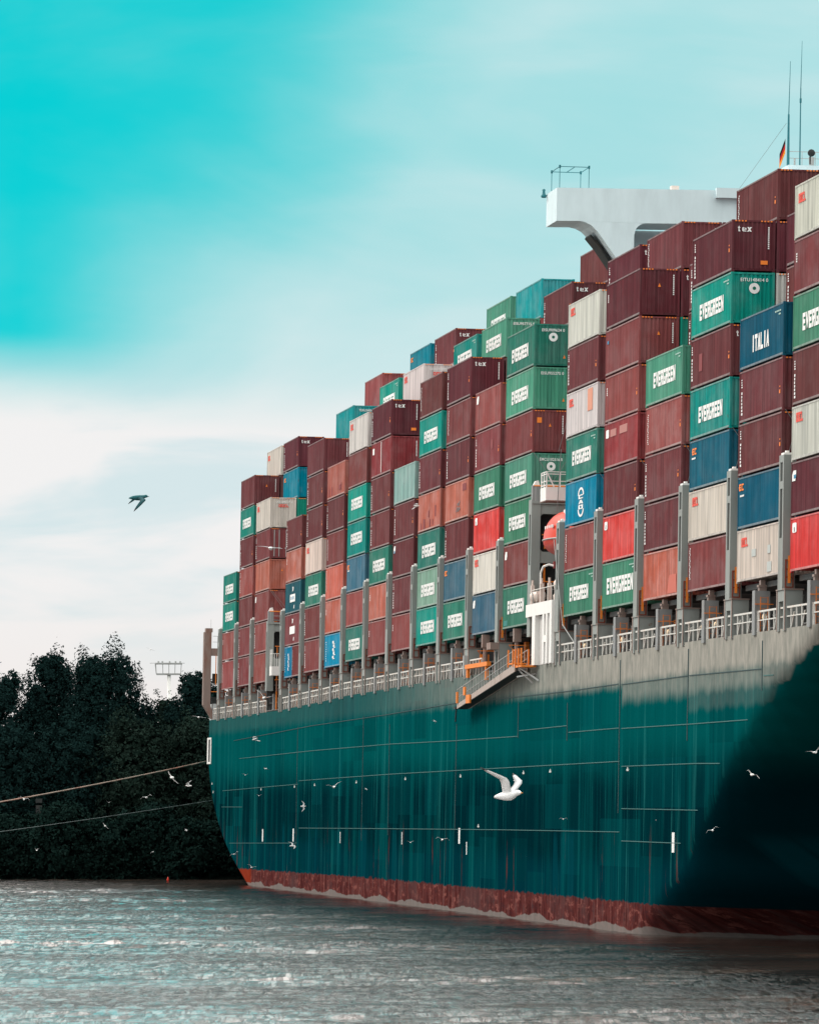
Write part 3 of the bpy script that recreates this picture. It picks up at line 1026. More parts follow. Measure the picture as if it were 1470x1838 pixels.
# ---------------------------------------------------------------- containers
LET = {  # block capitals as rectangles / quads in a unit cell
    'E': [[(0, 0), (.3, 0), (.3, 1), (0, 1)], [(.3, 0), (.94, 0), (.94, .24), (.3, .24)], [(.3, .38), (.86, .38), (.86, .62), (.3, .62)], [(.3, .76), (.94, .76), (.94, 1), (.3, 1)]],
    'V': [[(.34, 0), (.66, 0), (.30, 1), (0, 1)], [(.34, 0), (.66, 0), (1, 1), (.70, 1)]],
    'R': [[(0, 0), (.3, 0), (.3, 1), (0, 1)], [(.3, .78), (.95, .78), (.95, 1), (.3, 1)], [(.3, .40), (.95, .40), (.95, .62), (.3, .62)], [(.66, .62), (.95, .62), (.95, .78), (.66, .78)], [(.62, 0), (.96, 0), (.72, .40), (.4, .40)]],
    'G': [[(0, 0), (.3, 0), (.3, 1), (0, 1)], [(.3, .78), (.95, .78), (.95, 1), (.3, 1)], [(.3, 0), (.95, 0), (.95, .22), (.3, .22)], [(.66, .22), (.95, .22), (.95, .52), (.66, .52)], [(.5, .36), (.66, .36), (.66, .52), (.5, .52)]],
    'N': [[(0, 0), (.29, 0), (.29, 1), (0, 1)], [(.68, 0), (.97, 0), (.97, 1), (.68, 1)], [(.29, .95), (.29, .55), (.68, .05), (.68, .45)]],
    'I': [[(.3, 0), (.68, 0), (.68, 1), (.3, 1)]],
    'T': [[(.33, 0), (.64, 0), (.64, .76), (.33, .76)], [(0, .76), (.97, .76), (.97, 1), (0, 1)]],
    'A': [[(0, 0), (.3, 0), (.62, 1), (.36, 1)], [(.68, 0), (.98, 0), (.64, 1), (.36, 1)], [(.28, .2), (.7, .2), (.66, .42), (.32, .42)]],
    'L': [[(0, 0), (.3, 0), (.3, 1), (0, 1)], [(.3, 0), (.92, 0), (.92, .24), (.3, .24)]],
    'O': [[(0, 0), (.3, 0), (.3, 1), (0, 1)], [(.66, 0), (.96, 0), (.96, 1), (.66, 1)], [(.3, 0), (.66, 0), (.66, .22), (.3, .22)], [(.3, .78), (.66, .78), (.66, 1), (.3, 1)]],
    'C': [[(0, 0), (.3, 0), (.3, 1), (0, 1)], [(.3, 0), (.94, 0), (.94, .24), (.3, .24)], [(.3, .76), (.94, .76), (.94, 1), (.3, 1)]],
}


def quads_side(mb, polys, s0, s1, za, zb, x=-.012, L=LEN):
    """polygons in the unit square laid on the outboard side (reads from aft to fore)"""
    for p in polys:
        n = len(p)
        vs = [(x, L - (s0 + (s1 - s0) * u), za + (zb - za) * v) for u, v in p] + [(x + .010, L - (s0 + (s1 - s0) * u), za + (zb - za) * v) for u, v in p]
        mb.add(vs, [tuple(range(n)), tuple(range(2 * n - 1, n - 1, -1))] + [(i, n + i, n + (i + 1) % n, (i + 1) % n) for i in range(n)])


def quads_end(mb, polys, s0, s1, za, zb, y=-.012):
    for p in polys:
        n = len(p)
        vs = [(s0 + (s1 - s0) * u, y, za + (zb - za) * v) for u, v in p] + [(s0 + (s1 - s0) * u, y + .010, za + (zb - za) * v) for u, v in p]
        mb.add(vs, [tuple(range(n)), tuple(range(2 * n - 1, n - 1, -1))] + [(i, n + i, n + (i + 1) % n, (i + 1) % n) for i in range(n)])


def word(fn, text, s0, s1, za, zb, gap=.12):
    mb = MB()
    n = len(text)
    w = (s1 - s0) / (n + gap * (n - 1))
    for i, ch in enumerate(text):
        a = s0 + i * w * (1 + gap)
        fn(mb, LET[ch], a, a + w, za, zb)
    return mb


SQ = [[(0, 0), (1, 0), (1, 1), (0, 1)]]
CM = {}


def corr_side():
    mb = MB()
    ya, yb, za, zb = .10, LEN - .10, .17, HGT - .10
    pts = []
    n = 43
    p = (yb - ya) / n
    for i in range(n):
        y = ya + i * p
        pts += [(.012, y), (.012, y + p * .26), (.048, y + p * .5), (.048, y + p * .76)]
    pts.append((.012, yb))
    for (x1, y1), (x2, y2) in zip(pts, pts[1:]):
        mb.add([(x1, y1, za), (x1, y1, zb), (x2, y2, zb), (x2, y2, za)], [(0, 1, 2, 3)])
    return mb.mesh('side_panel', M['paint'])


def corr_end():
    mb = MB()
    xa, xb, za, zb = .10, WID - .10, .17, HGT - .12
    n = 9
    p = (xb - xa) / n
    pts = []
    for i in range(n):
        x = xa + i * p
        pts += [(x, .016), (x + p * .40, .016), (x + p * .5, .062), (x + p * .90, .062)]
    pts.append((xb, .016))
    for (x1, y1), (x2, y2) in zip(pts, pts[1:]):
        mb.add([(x1, y1, za), (x2, y2, za), (x2, y2, zb), (x1, y1, zb)], [(0, 1, 2, 3)])
    return mb.mesh('end_panel', M['paint'])


def door_mesh():
    mb = MB()
    for xa, xb in ((.11, WID / 2 - .01), (WID / 2 + .01, WID - .11)):
        mb.box(xa, xb, .03, .09, .18, HGT - .14)
        mb.box(xa + .08, xb - .08, .015, .03, .4, 1.2).box(xa + .08, xb - .08, .015, .03, 1.5, HGT - .4)
    return mb.mesh('door', M['paint'])


CM['side_panel'] = corr_side()
CM['end_panel'] = corr_end()
CM['door'] = door_mesh()
mb = MB()
for x in (.42, .88, 1.55, 2.02):
    mb.tube((x, -.02, .2), (x, -.02, HGT - .14), .035, 5).box(x - .12, x + .12, -.03, -.01, .95, 1.05)
CM['lock_rod'] = mb.mesh('lock_rod', M['dull'])
CM['shell'] = MB().box(.075, WID - .01, .10, LEN - .02, .14, HGT - .02).mesh('shell', M['paint'])
CM['top_rail'] = MB().box(-.004, .09, .16, LEN - .16, HGT - .10, HGT - .015).mesh('top_rail', M['paint'])
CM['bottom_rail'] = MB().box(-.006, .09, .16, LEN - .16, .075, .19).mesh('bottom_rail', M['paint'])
CM['end_header'] = MB().box(.16, WID - .16, -.002, .10, HGT - .12, HGT - .02).mesh('end_header', M['paint'])
CM['end_sill'] = MB().box(.16, WID - .16, -.002, .10, .045, .17).mesh('end_sill', M['paint'])
CM['corner_post'] = MB().box(-.006, .11, -.006, .10, .12, HGT - .12).box(-.010, .16, -.010, .16, 0, .12).box(-.010, .16, -.010, .16, HGT - .12, HGT).mesh('corner_post', M['paint'])
mb = MB()
for i in range(4):
    for o in (.16, 1.62):
        mb.box(o + i * .18, o + i * .18 + .10, -.012, -.003, HGT - .10, HGT - .03)
CM['caution_stripe'] = mb.mesh('caution_stripe', M['orange'])
CM['twistlock'] = MB().box(.02, .14, .02, .16, -.045, .0).box(-.10, .02, .05, .09, -.035, -.01).mesh('twistlock', M['rust'])


def small_print(kind):
    """lettering and tags shared by all containers that carry them"""
    if kind in CM:
        return CM[kind]
    r = random.Random(sum(map(ord, kind)))
    mb = MB()
    m = M['white']
    name = 'lettering'
    if kind == 'EG':
        mb = word(quads_side, 'EVERGREEN', 2.45, 9.75, .95, 1.86, .10)
    elif kind == 'EGbig':
        mb = word(quads_side, 'EVERGREEN', 1.75, 11.3, .92, 1.93, .10)
    elif kind == 'ITALIA':
        mb = word(quads_side, 'ITALIA', 3.5, 8.3, .80, 1.72, .10)
    elif kind == 'OCL':
        mb = word(quads_side, 'OOCL', .95, 2.75, 1.95, 2.45, .10)
        m = M['red']
    elif kind == 'OCLend':
        mb = word(quads_end, 'OOCL', .8, 1.75, 1.95, 2.22, .14)
        m = M['red']
    elif kind == 'EC':
        mb = word(quads_side, 'EC', .6, 1.9, 2.05, 2.42, .15)
        quads_side(mb, SQ, .5, .62, 2.2, 2.27)
        m = M['orange']
    elif kind == 'ECsub':
        for a in (.7, 1.0, 1.3, 1.6):
            quads_side(mb, SQ, a, a + .22, 1.80, 1.9)
    elif kind == 'tex':
        for p in ([[(.22, .0), (.50, .0), (.44, 1.1), (.22, 1.0)], [(.04, .68), (.66, .68), (.66, .84), (.04, .84)], [(.22, 0), (.66, .0), (.7, .16), (.22, .16)]],):
            quads_end(mb, p, .30, .52, 2.22, 2.50)
        quads_end(mb, [[(0, .12), (.3, .0), (.3, .84), (0, .72)], [(.3, .0), (.95, .0), (.95, .17), (.3, .17)], [(.3, .68), (.9, .68), (.98, .5), (.98, .34), (.3, .34), (.3, .46), (.7, .46), (.7, .6), (.3, .6)]], .56, .80, 2.22, 2.52)
        quads_end(mb, [[(.0, 0), (.35, 0), (1, .84), (.65, .84)], [(.62, 0), (1.0, 0), (.36, .84), (.0, .84)], [(-.06, 0), (.4, 0), (.4, .1), (-.06, .1)], [(.6, .74), (1.04, .74), (1.04, .84), (.6, .84)]], .84, 1.10, 2.22, 2.52)
    elif kind == 'vert':       # serial painted down the aft edge of the side
        name = 'serial_number'
        z = 2.45
        for i in range(11):
            h = .07 if i in (0, 1, 2, 3) else .13
            if i == 4:
                z -= .18
            quads_side(mb, SQ, .45, .45 + r.uniform(.18, .34), z - h, z)
            z -= h + .06
    elif kind == 'wavy':
        name = 'serial_number'
        z = 2.5
        for i in range(16):
            a = .55 + (.12 if i % 3 == 0 else 0)
            quads_side(mb, SQ, a, a + .20, z - .065, z)
            z -= .115
    elif kind == 'smallv':
        name = 'serial_number'
        for i in range(4):
            quads_side(mb, SQ, .6, .85, 2.1 - i * .13, 2.18 - i * .13)
    elif kind == 'vend':
        name = 'serial_number'
        z = 2.5
        for i in range(11):
            quads_end(mb, SQ, 2.02, 2.10, z - .075, z)
            z -= .115
    elif kind == 'tag':
        name = 'orange_tag'
        quads_side(mb, SQ, 11.35, 11.62, 1.05, 1.25)
        quads_side(mb, SQ, 11.40, 11.58, 1.38, 1.45)
        m = M['orange']
    elif kind == 'tri':
        name = 'hazard_triangle'
        quads_end(mb, [[(0, 0), (1, 0), (.5, 1)]], 1.10, 1.28, 1.75, 1.98)
        m = M['orange']
    elif kind == 'trilow':
        name = 'hazard_triangle'
        quads_end(mb, [[(0, 0), (1, 0), (.5, 1)]], 1.98, 2.16, .55, .78)
        m = M['orange']
    elif kind == 'osq':
        name = 'orange_placard'
        quads_end(mb, SQ, .30, .62, 2.0, 2.36)
        m = M['orange']
    elif kind == 'oplate':
        name = 'orange_placard'
        quads_end(mb, SQ, 1.62, 2.02, .40, .62)
        m = M['orange']
    elif kind == 'wtag':
        name = 'white_label'
        quads_side(mb, [[(0, .08), (.2, 0), (.8, 0), (1, .08), (1, .92), (.8, 1), (.2, 1), (0, .92)]], .55, 1.6, 2.0, 2.52)
    elif kind == 'wtagdark':
        name = 'label_print'
        quads_side(mb, [[(.3, 0), (.7, .1), (.7, 1), (.3, .8)]], .9, 1.25, 2.12, 2.38, x=-.024)
        m = M['black']
    elif kind == 'ktag':
        name = 'white_label'
        quads_side(mb, [[(0, 0), (.8, 0), (1, .4), (1, 1), (.3, 1), (0, .6)]], .5, 1.5, 1.95, 2.5)
    elif kind == 'ktagblue':
        name = 'label_print'
        quads_side(mb, SQ, .7, 1.25, 2.0, 2.2, x=-.024)
        m = M['bluetag']
    elif kind == 'disc':
        name = 'company_disc'
        n = 20
        cx, cz, ro, ri = 1.30, 1.98, .30, .10
        for i in range(n):
            t1, t2 = 2 * math.pi * i / n, 2 * math.pi * (i + 1) / n
            quads_end(mb, [[(ri * math.cos(t1), ri * math.sin(t1)), (ro * math.cos(t1), ro * math.sin(t1)), (ro * math.cos(t2), ro * math.sin(t2)), (ri * math.cos(t2), ri * math.sin(t2))]], cx, cx + 1, cz, cz + 1)
    elif kind == 'star':
        name = 'disc_star'
        pts = []
        for i in range(16):
            rr = .10 if i % 2 == 0 else .05
            pts.append((rr * math.sin(i * math.pi / 8), rr * math.cos(i * math.pi / 8)))
        quads_end(mb, [pts], 1.30, 2.30, 1.98, 2.98, y=-.020)
        m = mat('disc_green', (.0, .16, .10), .6)
    elif kind == 'column':     # tall white word running down the pale blue boxes
        n = 10
        for i in range(n):
            t1, t2 = math.pi * i / n, math.pi * (i + 1) / n
            for sg, c0 in ((1, 1.85), (-1, .95)):
                quads_side(mb, [[(.8 * math.cos(t1), sg * .36 * math.sin(t1)), (1.15 * math.cos(t1), sg * .5 * math.sin(t1)), (1.15 * math.cos(t2), sg * .5 * math.sin(t2)), (.8 * math.cos(t2), sg * .36 * math.sin(t2))]], 6.2, 7.2, c0, c0 + 1)
        for i, ch in enumerate('CAOS'[:3]):
            quads_side(mb, LET[ch], 5.3, 7.1, 1.62 - i * .33, 1.88 - i * .33)
    elif kind == 'column2':
        for i in range(5):
            a = 5.6 + (i % 2) * .5
            quads_side(mb, LET['CEUAT'.replace('U', 'O')[i]] if False else SQ, a, a + 1.0, 2.05 - i * .32, 2.25 - i * .32)
            quads_side(mb, SQ, a + .3, a + 1.6, 1.97 - i * .32, 2.03 - i * .32)
        for i in range(9):
            quads_side(mb, SQ, 1.0, 1.25, 2.2 - i * .2, 2.3 - i * .2)
    elif kind == 'squarelogo':
        quads_side(mb, SQ, 3.9, 7.9, 1.05, 1.75)
        quads_side(mb, [[(.3, 0), (.7, .1), (.9, 1), (.5, .9)], [(.1, .7), (.5, .9), (.4, 1.1)]], 5.2, 6.8, 2.0, 2.42)
        quads_side(mb, [[(.3, 0), (.7, .1), (.9, 1), (.5, .9)]], 6.4, 7.6, .4, .75)
    elif kind == 'squaredots':
        name = 'label_print'
        for a in (4.6, 5.6, 6.5):
            quads_side(mb, SQ, a, a + .45, 1.25, 1.55, x=-.024)
        m = M['bluetag']
    elif kind == 'line':
        name = 'seam_line'
        quads_side(mb, SQ, 6.0, 6.25, .25, 2.75)
    elif kind == 'corner':
        name = 'corner_print'
        for i in range(4):
            quads_side(mb, SQ, 9.9 + i * .42, 10.2 + i * .42, 2.44, 2.52)
        quads_side(mb, SQ, 10.9, 11.4, 2.26, 2.34)
        m = mat('faded_print', (.35, .52, .46), .6)
    elif kind.startswith('patch'):
        name = 'primer_patch'
        L = {'patchA': [(7.9, 8.9, 1.35, 2.0)], 'patchB': [(8.2, 9.6, .55, .95), (9.7, 9.9, .4, 1.1), (3.0, 3.6, .3, 1.0), (1.0, 1.7, .3, .9)],
             'patchC': [(2.9, 3.9, .2, .95), (6.3, 6.9, .25, .8), (1.4, 2.0, .2, .7), (5.6, 6.1, 1.0, 1.5), (9.3, 9.8, .9, 1.75), (8.0, 8.4, .3, .75)],
             'patchD': [(9.0, 10.9, 2.05, 2.55)], 'patchE': [(2.2, 3.3, .25, 1.2)], 'patchF': [(1.5, 2.6, 1.6, 1.9)], 'patchG': [(2.6, 3.6, .9, 1.9)]}[kind]
        for a, b, c, d in L:
            quads_side(mb, SQ, a, b, c, d)
        m = M['patch']
    elif kind == 'ghost':
        name = 'faded_patch'
        quads_side(mb, SQ, 2.2, 4.4, 1.95, 2.4)
        quads_side(mb, SQ, 5.6, 8.4, 1.95, 2.45)
        m = mat('faded_red', (.40, .16, .14), .6)
    elif kind == 'oghost':
        name = 'faded_patch'
        quads_side(mb, SQ, 8.4, 10.3, 1.25, 2.65)
        m = mat('salmon_patch', (.62, .26, .17), .6)
    elif kind == 'oghost2':
        name = 'faded_patch'
        quads_side(mb, [[(.1, 0), (1, 0), (.95, 1), (.3, 1)]], 7.8, 11.2, .22, 1.3)
        m = mat('salmon_paint', (.50, .115, .075), .6)
    elif kind == 'gpatch':
        name = 'faded_patch'
        quads_side(mb, SQ, 4.2, 5.4, 1.3, 1.7)
        quads_side(mb, SQ, 8.7, 9.5, 1.3, 1.75)
        quads_side(mb, SQ, 8.6, 9.8, .3, .85)
        m = mat('grey_touch_up', (.42, .45, .43), .6)
    elif kind == 'gcorner':
        name = 'faded_patch'
        quads_side(mb, SQ, .5, 2.3, .25, .62)
        m = mat('green_touch_up', (.01, .17, .15), .6)
    elif kind == 'graffiti':
        name = 'faded_patch'
        for i in range(9):
            a, c = r.uniform(5.4, 7.6), r.uniform(.5, 1.2)
            quads_side(mb, [[(0, .2), (.5, 0), (1, .7), (.6, 1)]], a, a + .7, c, c + .22)
        m = mat('grey_scrawl', (.20, .17, .17), .7)
    CM[kind] = mb.mesh(kind, m)
    CM[kind]['part'] = name
    return CM[kind]


def code_mesh(text):
    k = 'code' + text
    if k not in CM:
        cu = bpy.data.curves.new('end_code', 'FONT')
        cu.body = text
        cu.size = .27
        cu.space_character = 1.08
        cu.offset = .004
        cu.extrude = .004
        cu.materials.append(M['white'])
        o = bpy.data.objects.new('tmp', cu)
        me = bpy.data.meshes.new_from_object(o)
        bpy.data.objects.remove(o)
        co = np.array([v.co[:] for v in me.vertices])
        co[:, 0] -= co[:, 0].min()
        co[:, 0] *= 1.55 / co[:, 0].max()
        me.transform(Matrix())
        for v, c in zip(me.vertices, co):
            v.co = (.52 + c[0], -.012 - c[2], 2.36 + c[1])
        me['part'] = 'end_code'
        if not me.materials:
            me.materials.append(M['white'])
        CM[k] = me
    return CM[k]


# paint colours (r, g, b, weathering)
COL = {
    'DM': ((.115, .030, .038), .25, 'dark maroon'), 'DM2': ((.150, .046, .049), .35, 'maroon'), 'DMd': ((.125, .033, .043), .2, 'very dark maroon'),
    'RB': ((.27, .075, .070), .35, 'brick red'), 'RB2': ((.20, .055, .056), .45, 'brown red'), 'OG': ((.47, .125, .088), .40, 'salmon red'),
    'OGp': ((.42, .13, .095), .5, 'pale salmon red'), 'BR': ((.60, .055, .050), .15, 'bright red'), 'RD': ((.26, .042, .048), .3, 'crimson'),
    'EG': ((.012, .225, .165), .35, 'green'), 'EGt': ((.005, .265, .215), .45, 'bright teal green'), 'EGf': ((.075, .275, .190), .45, 'faded green'),
    'EGs': ((.055, .215, .140), .30, 'sage green'), 'EGd': ((.030, .195, .145), 1.0, 'stained green'), 'EGx': ((.175, .315, .245), .7, 'grey green'),
    'TQ': ((.25, .40, .36), .95, 'pale turquoise'), 'GW': ((.56, .545, .50), .06, 'pale grey'), 'GC': ((.62, .54, .475), .10, 'cream'),
    'WH': ((.68, .66, .63), .10, 'white'), 'BL': ((.012, .115, .185), .45, 'dark blue'), 'BLf': ((.050, .140, .205), .6, 'dusty blue'),
    'BLn': ((.004, .090, .150), .25, 'deep blue'), 'LB': ((.0, .230, .390), .25, 'light blue'), 'TB': ((.0, .180, .260), .5, 'teal blue'),
    'GT': ((.006, .28, .29), .5, 'teal'), 'DT': ((.02, .105, .135), .5, 'dark slate blue'),
}
# outer row, top to bottom: colour + prints
ROW1 = {
    'A': ['GW OCL', 'RB2 smallv', 'EGs EG', 'DM2 vert', 'GW OCL', 'DM ktag ktagblue', 'BR wtag wtagdark'],
    'B': ['BLn ITALIA corner', 'DM2 vert tag', 'DM2 vert tag', 'BLn EC ECsub', 'GC OCL gpatch'],
    'C': ['DM vert tag tex vend oplate', 'EGt EG corner disc star =EITU148414 0', 'DM2 vert patchG tag tex', 'EGt EG', 'BL EC ECsub', 'GC OCL', 'RB2 wavy'],
    'D': ['EGf EG corner', 'RB wavy tag', 'DM2 tag vert', 'DM2 vert tag', 'OG oghost2'],
    'E': ['DM smallv tri vend', 'RB2 ktagblue tri vend', 'RB smallv tag', 'RD wtag ghost', 'DM2 tag', 'BR wtag wtagdark', 'EGs EGbig corner'],
    'F': ['GW OCL', 'DM2 vert tag', 'GW OCL oghost', 'EGd EG corner', 'LB column', 'RB wavy', 'EGs EG corner'],
    'G': ['EGd EG disc star trilow =EISU909624 0', 'EGf EG trilow =EISU955275 0', 'RB2 tag osq tri vend', 'EGf EG disc star =EMCU102516 0', 'EGs EG =EISU920518 0', 'RB2 ktag', 'EGs EG gcorner'],
    'H': ['RB ktag', 'RB2 vert patchA tag', 'EGs EG', 'BR wtag wtagdark', 'WH OCL', 'BLf ktag'],
    'I': ['DM vert tag tex vend', 'RB2 wavy', 'DM2 vert tag', 'OGp patchD graffiti', 'DM2 vert', 'BLf EC', 'EGd EG'],
    'J': ['DM2 wavy', 'EGt EG', 'DM2 vert tag', 'OGp patchC', 'EGd EG', 'EGx EG', 'EGt EG'],
    'K': ['TQ', 'DM2 vert tag', 'DM2 ktag ktagblue', 'DM2 vert', 'RB smallv'],
    'L': ['DM vert tag tex vend oplate', 'RD wtag line vend', 'DM2 vert tag', 'DM2 vert', 'EGd EG', 'OGp smallv', 'RB smallv'],
    'M': ['GW OCL', 'RB2', 'EGt EG', 'EGt EG', 'BLf EC ECsub', 'RB', 'EGd EG'],
    'N': ['OGp patchB', 'DM2 vert tag', 'RB2 wavy', 'OG wavy', 'OG smallv', 'LB column2'],
    'O': ['DM2 vend', 'DM2 vert tag', 'DM2 vert tag', 'GC OCL', 'EGd EG', 'DM2 vert', 'RB2 vert'],
    'P': ['DM2 vert tag', 'OGp smallv', 'DT squarelogo squaredots', 'RB2 squarelogo', '20'],
    'Q': ['GC OCL OCLend =OOLU842317 6', 'RB2 vert door', 'OGp tri', 'RB2 ktag', 'RB vert', 'RB'],
    'R': ['DM2 vend tri', 'EG EG', 'DM2 vert tag', 'RB vert', 'DM2', 'RB2 vert', 'RB2 vert'],
    'S': ['EG EG', 'EG EG', 'RB smallv', 'RB wavy'],
}
# taller rows inboard whose tops show above the outer row: bay, row, tier (1 = lowest), spec
ROWX = [('R', 2, 8, 'GW OCL'), ('Q', 2, 8, 'DM vert tag tex'), ('Q', 2, 7, 'TB EC'), ('Q', 2, 6, 'EG'), ('Q', 2, 5, 'RD vend'), ('Q', 2, 4, 'DM'), ('Q', 2, 3, 'RB2'), ('O', 2, 8, 'GT =TEXU240561 7'), ('O', 3, 9, 'RB tri'), ('O', 3, 8, 'DM'),
        ('M', 2, 8, 'EGt EG corner'), ('L', 2, 8, 'GW OCL OCLend =OOLU713905 2'), ('M', 3, 9, 'TB EC'), ('M', 3, 8, 'DM'), ('L', 3, 9, 'DM2 vert tag tex'), ('L', 3, 8, 'EG'), ('J', 2, 8, 'EGt EG corner'),
        ('I', 2, 8, 'EGf EG =EISU957715 0'), ('J', 3, 9, 'EGf EG'), ('J', 3, 8, 'DM'), ('I', 3, 9, 'GT vend'), ('I', 3, 8, 'RB'), ('G', 2, 8, 'DM2 vert tag tex'), ('G', 3, 9, 'DM2'), ('G', 3, 8, 'DM2'), ('F', 2, 8, 'DM vert tex'),
        ('E', 2, 8, 'DM2 wavy vend'), ('E', 2, 7, 'DM tex'), ('E', 2, 6, 'EG'), ('E', 2, 5, 'RB2'), ('D', 2, 6, 'DM2 vert'), ('D', 2, 7, 'DM2 vert'),
        ('C', 2, 8, 'DM2 wavy tag vend'), ('C', 2, 7, 'DM'), ('C', 2, 6, 'GW'), ('C', 2, 5, 'DM'), ('C', 2, 4, 'BLn'), ('B', 2, 6, 'DM2 vert'), ('B', 2, 7, 'DM'), ('E', 3, 8, 'DM')]
RIGHT = 'FEDCBA'
LEFT = 'GHIJKLMNOP'
ORD = ['', 'second', 'third', 'fourth', 'fifth', 'sixth', 'seventh', 'eighth', 'ninth', 'tenth']


def stack_name(b):
    if b in RIGHT:
        i = RIGHT.index(b)
        return 'stack at right photo edge' if b == 'A' else ('first' if i == 0 else ORD[i]) + ' stack right of lifeboat'
    if b in LEFT:
        i = LEFT.index(b)
        return ('first' if i == 0 else ORD[i]) + ' stack left of lifeboat'
    return {'Q': 'third stack from ship stern', 'R': 'second stack from ship stern', 'S': 'low stack at ship stern'}[b]


MARK = {'EG': 'white lettering', 'EGbig': 'large white lettering', 'ITALIA': 'white ITALIA lettering', 'OCL': 'red logo', 'tex': 'white tex print', 'EC': 'orange logo',
        'column': 'white vertical word', 'column2': 'white vertical word', 'squarelogo': 'white square logo', 'wtag': 'white label', 'ktag': 'small label', 'ghost': 'faded patches',
        'patchB': 'dark patches', 'patchC': 'dark patches', 'patchD': 'dark square', 'patchA': 'dark patch', 'door': 'visible doors', 'oghost': 'orange patch', 'vert': 'white serials', 'wavy': 'thin serials', 'smallv': 'small serials'}
GROUP = 'containers stacked on the ship'


def container(b, row, tier, spec, length=LEN, yoff=0.0, where=None):
    parts = spec.split(' ')
    code = None
    if '=' in spec:
        spec, code = spec.split('=')
        parts = spec.split()
    cname = parts[0]
    rgb, dirt, word_ = COL[cname]
    j = random.uniform(.90, 1.10)
    hue = [random.uniform(.95, 1.05) for _ in range(3)]
    c = tuple(min(.9, v * j * h) for v, h in zip(rgb, hue)) + (min(1, dirt * random.uniform(.8, 2.0)),)
    a = BAYS[b]
    x = (row - 1) * 2.53 + random.uniform(-.015, .015)
    y = a - LEN + yoff + random.uniform(-.03, .03)
    z = z0(a) + (tier - 1) * TIER
    if where is None:
        nt = len(ROW1[b])
        pos = 'bottom' if tier == 1 else 'top' if tier == nt else ORD[tier - 1] + ' from bottom'
        where = (pos + ', ' if row == 1 else '%s tier, %s row inboard, behind ' % (ORD[tier - 1], ['', '', 'second', 'third'][row]))
        where += stack_name(b)
    mk = next((MARK[p] for p in parts[1:] if p in MARK), None)
    lab = word_ + ' container' + (' with ' + mk if mk else '') + ', ' + where
    if len(lab.split()) > 16:
        lab = word_ + ' container, ' + where
    e = empty('shipping_container', SHIP @ T(x, y, z), lab, 'container', GROUP)
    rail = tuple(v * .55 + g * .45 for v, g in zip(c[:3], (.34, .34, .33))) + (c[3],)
    top = tuple(v * .72 + g * .28 for v, g in zip(c[:3], (.42, .41, .40))) + (c[3],)  # paler than the panel, the rail's highlight put into its colour
    dk = tuple(v * .8 for v in c[:3]) + (c[3],)
    if length < 7:
        s = length / LEN
        for nm in ('side_panel', 'shell', 'top_rail', 'bottom_rail'):
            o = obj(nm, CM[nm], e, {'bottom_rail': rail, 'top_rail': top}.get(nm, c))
            o.scale = (1, s, 1)
    else:
        for nm in ('side_panel', 'shell', 'top_rail', 'bottom_rail'):
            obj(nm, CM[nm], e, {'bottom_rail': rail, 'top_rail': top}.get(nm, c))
    if 'door' in parts:
        obj('door', CM['door'], e, c)
        obj('lock_rod', CM['lock_rod'], e)
    else:
        obj('end_panel', CM['end_panel'], e, c)
    obj('end_header', CM['end_header'], e, c)
    obj('end_sill', CM['end_sill'], e, dk)
    obj('corner_post', CM['corner_post'], e, c)
    q = obj('corner_post', CM['corner_post'], e, c, (WID, 0, 0))
    q.scale = (-1, 1, 1)
    q = obj('corner_post', CM['corner_post'], e, c, (0, length, 0))
    q.scale = (1, -1, 1)
    obj('twistlock', CM['twistlock'], e)
    if cname[:2] in ('DM', 'RB', 'GW', 'GC') or cname == 'EG':
        obj('caution_stripe', CM['caution_stripe'], e)['kind'] = 'stuff'
    for p in parts[1:]:
        if p == 'door' or not p:
            continue
        me = small_print(p)
        o = obj(me['part'], me, e)
        if me['part'] in ('serial_number', 'corner_print', 'faded_patch', 'primer_patch'):
            o['kind'] = 'stuff'
        if length < 7:
            o.scale = (1, length / LEN, 1)
        elif p in ('EG', 'OCL', 'EC', 'vert', 'wavy', 'tag', 'wtag', 'ktag'):
            o.location = (0, random.uniform(-.3, .25), random.uniform(-.10, .10))
    if code:
        obj('end_code', code_mesh(code), e)
    return e


for b, specs in ROW1.items():
    n = len(specs)
    for i, s in enumerate(specs):
        tier = n - i
        if s == '20':      # two short boxes share this slot
            container(b, 1, tier, 'RB2 wavy', 6.058, 0.0, 'short one at the bottom, near end of ' + stack_name(b))
            container(b, 1, tier, 'LB column2', 6.058, 6.13, 'short one at the bottom, far end of ' + stack_name(b))
        else:
            container(b, 1, tier, s)
for b, row, tier, s in ROWX:
    container(b, row, tier, s)
# stickers on the visible doors of the sixth-from-stern box
door_box = [o for o in col.objects if o.get('label', '').find('visible doors') > 0]
for o in door_box:
    for x, z, w_, h_, m in ((.16, 2.0, .30, .32, M['bluetag']), (.16, 1.35, .32, .30, M['orange']), (.62, 1.3, .2, .26, M['orange']), (.62, 1.1, .2, .16, M['white']), (.16, .75, .3, .22, M['bluetag'])):
        MB().box(x, x + w_, -.052, -.04, z, z + h_).build('door_sticker', m, o)

# hidden containers of the inner rows, one mass
mb = MB()
for b, a in BAYS.items():
    nt = len(ROW1[b])
    top = {'S': 3, 'K': 6, 'B': 5, 'D': 5, 'H': 6, 'N': 6, 'P': 5, 'Q': 2}.get(b, 7)
    if b == 'E':
        top = 4
    if b == 'C':
        top = 3
    mb.box(2.56, 40, a - LEN + .06, a - .06, z0(a) + .1, z0(a) + top * TIER - .08)
hb = mb.build('inner_containers', worn('inner_container_paint', (.11, .045, .045), amt=.3))
hb.matrix_world = SHIP
tag(hb, 'inner rows of containers hidden behind the outer stacks', 'containers', None, 'stuff')

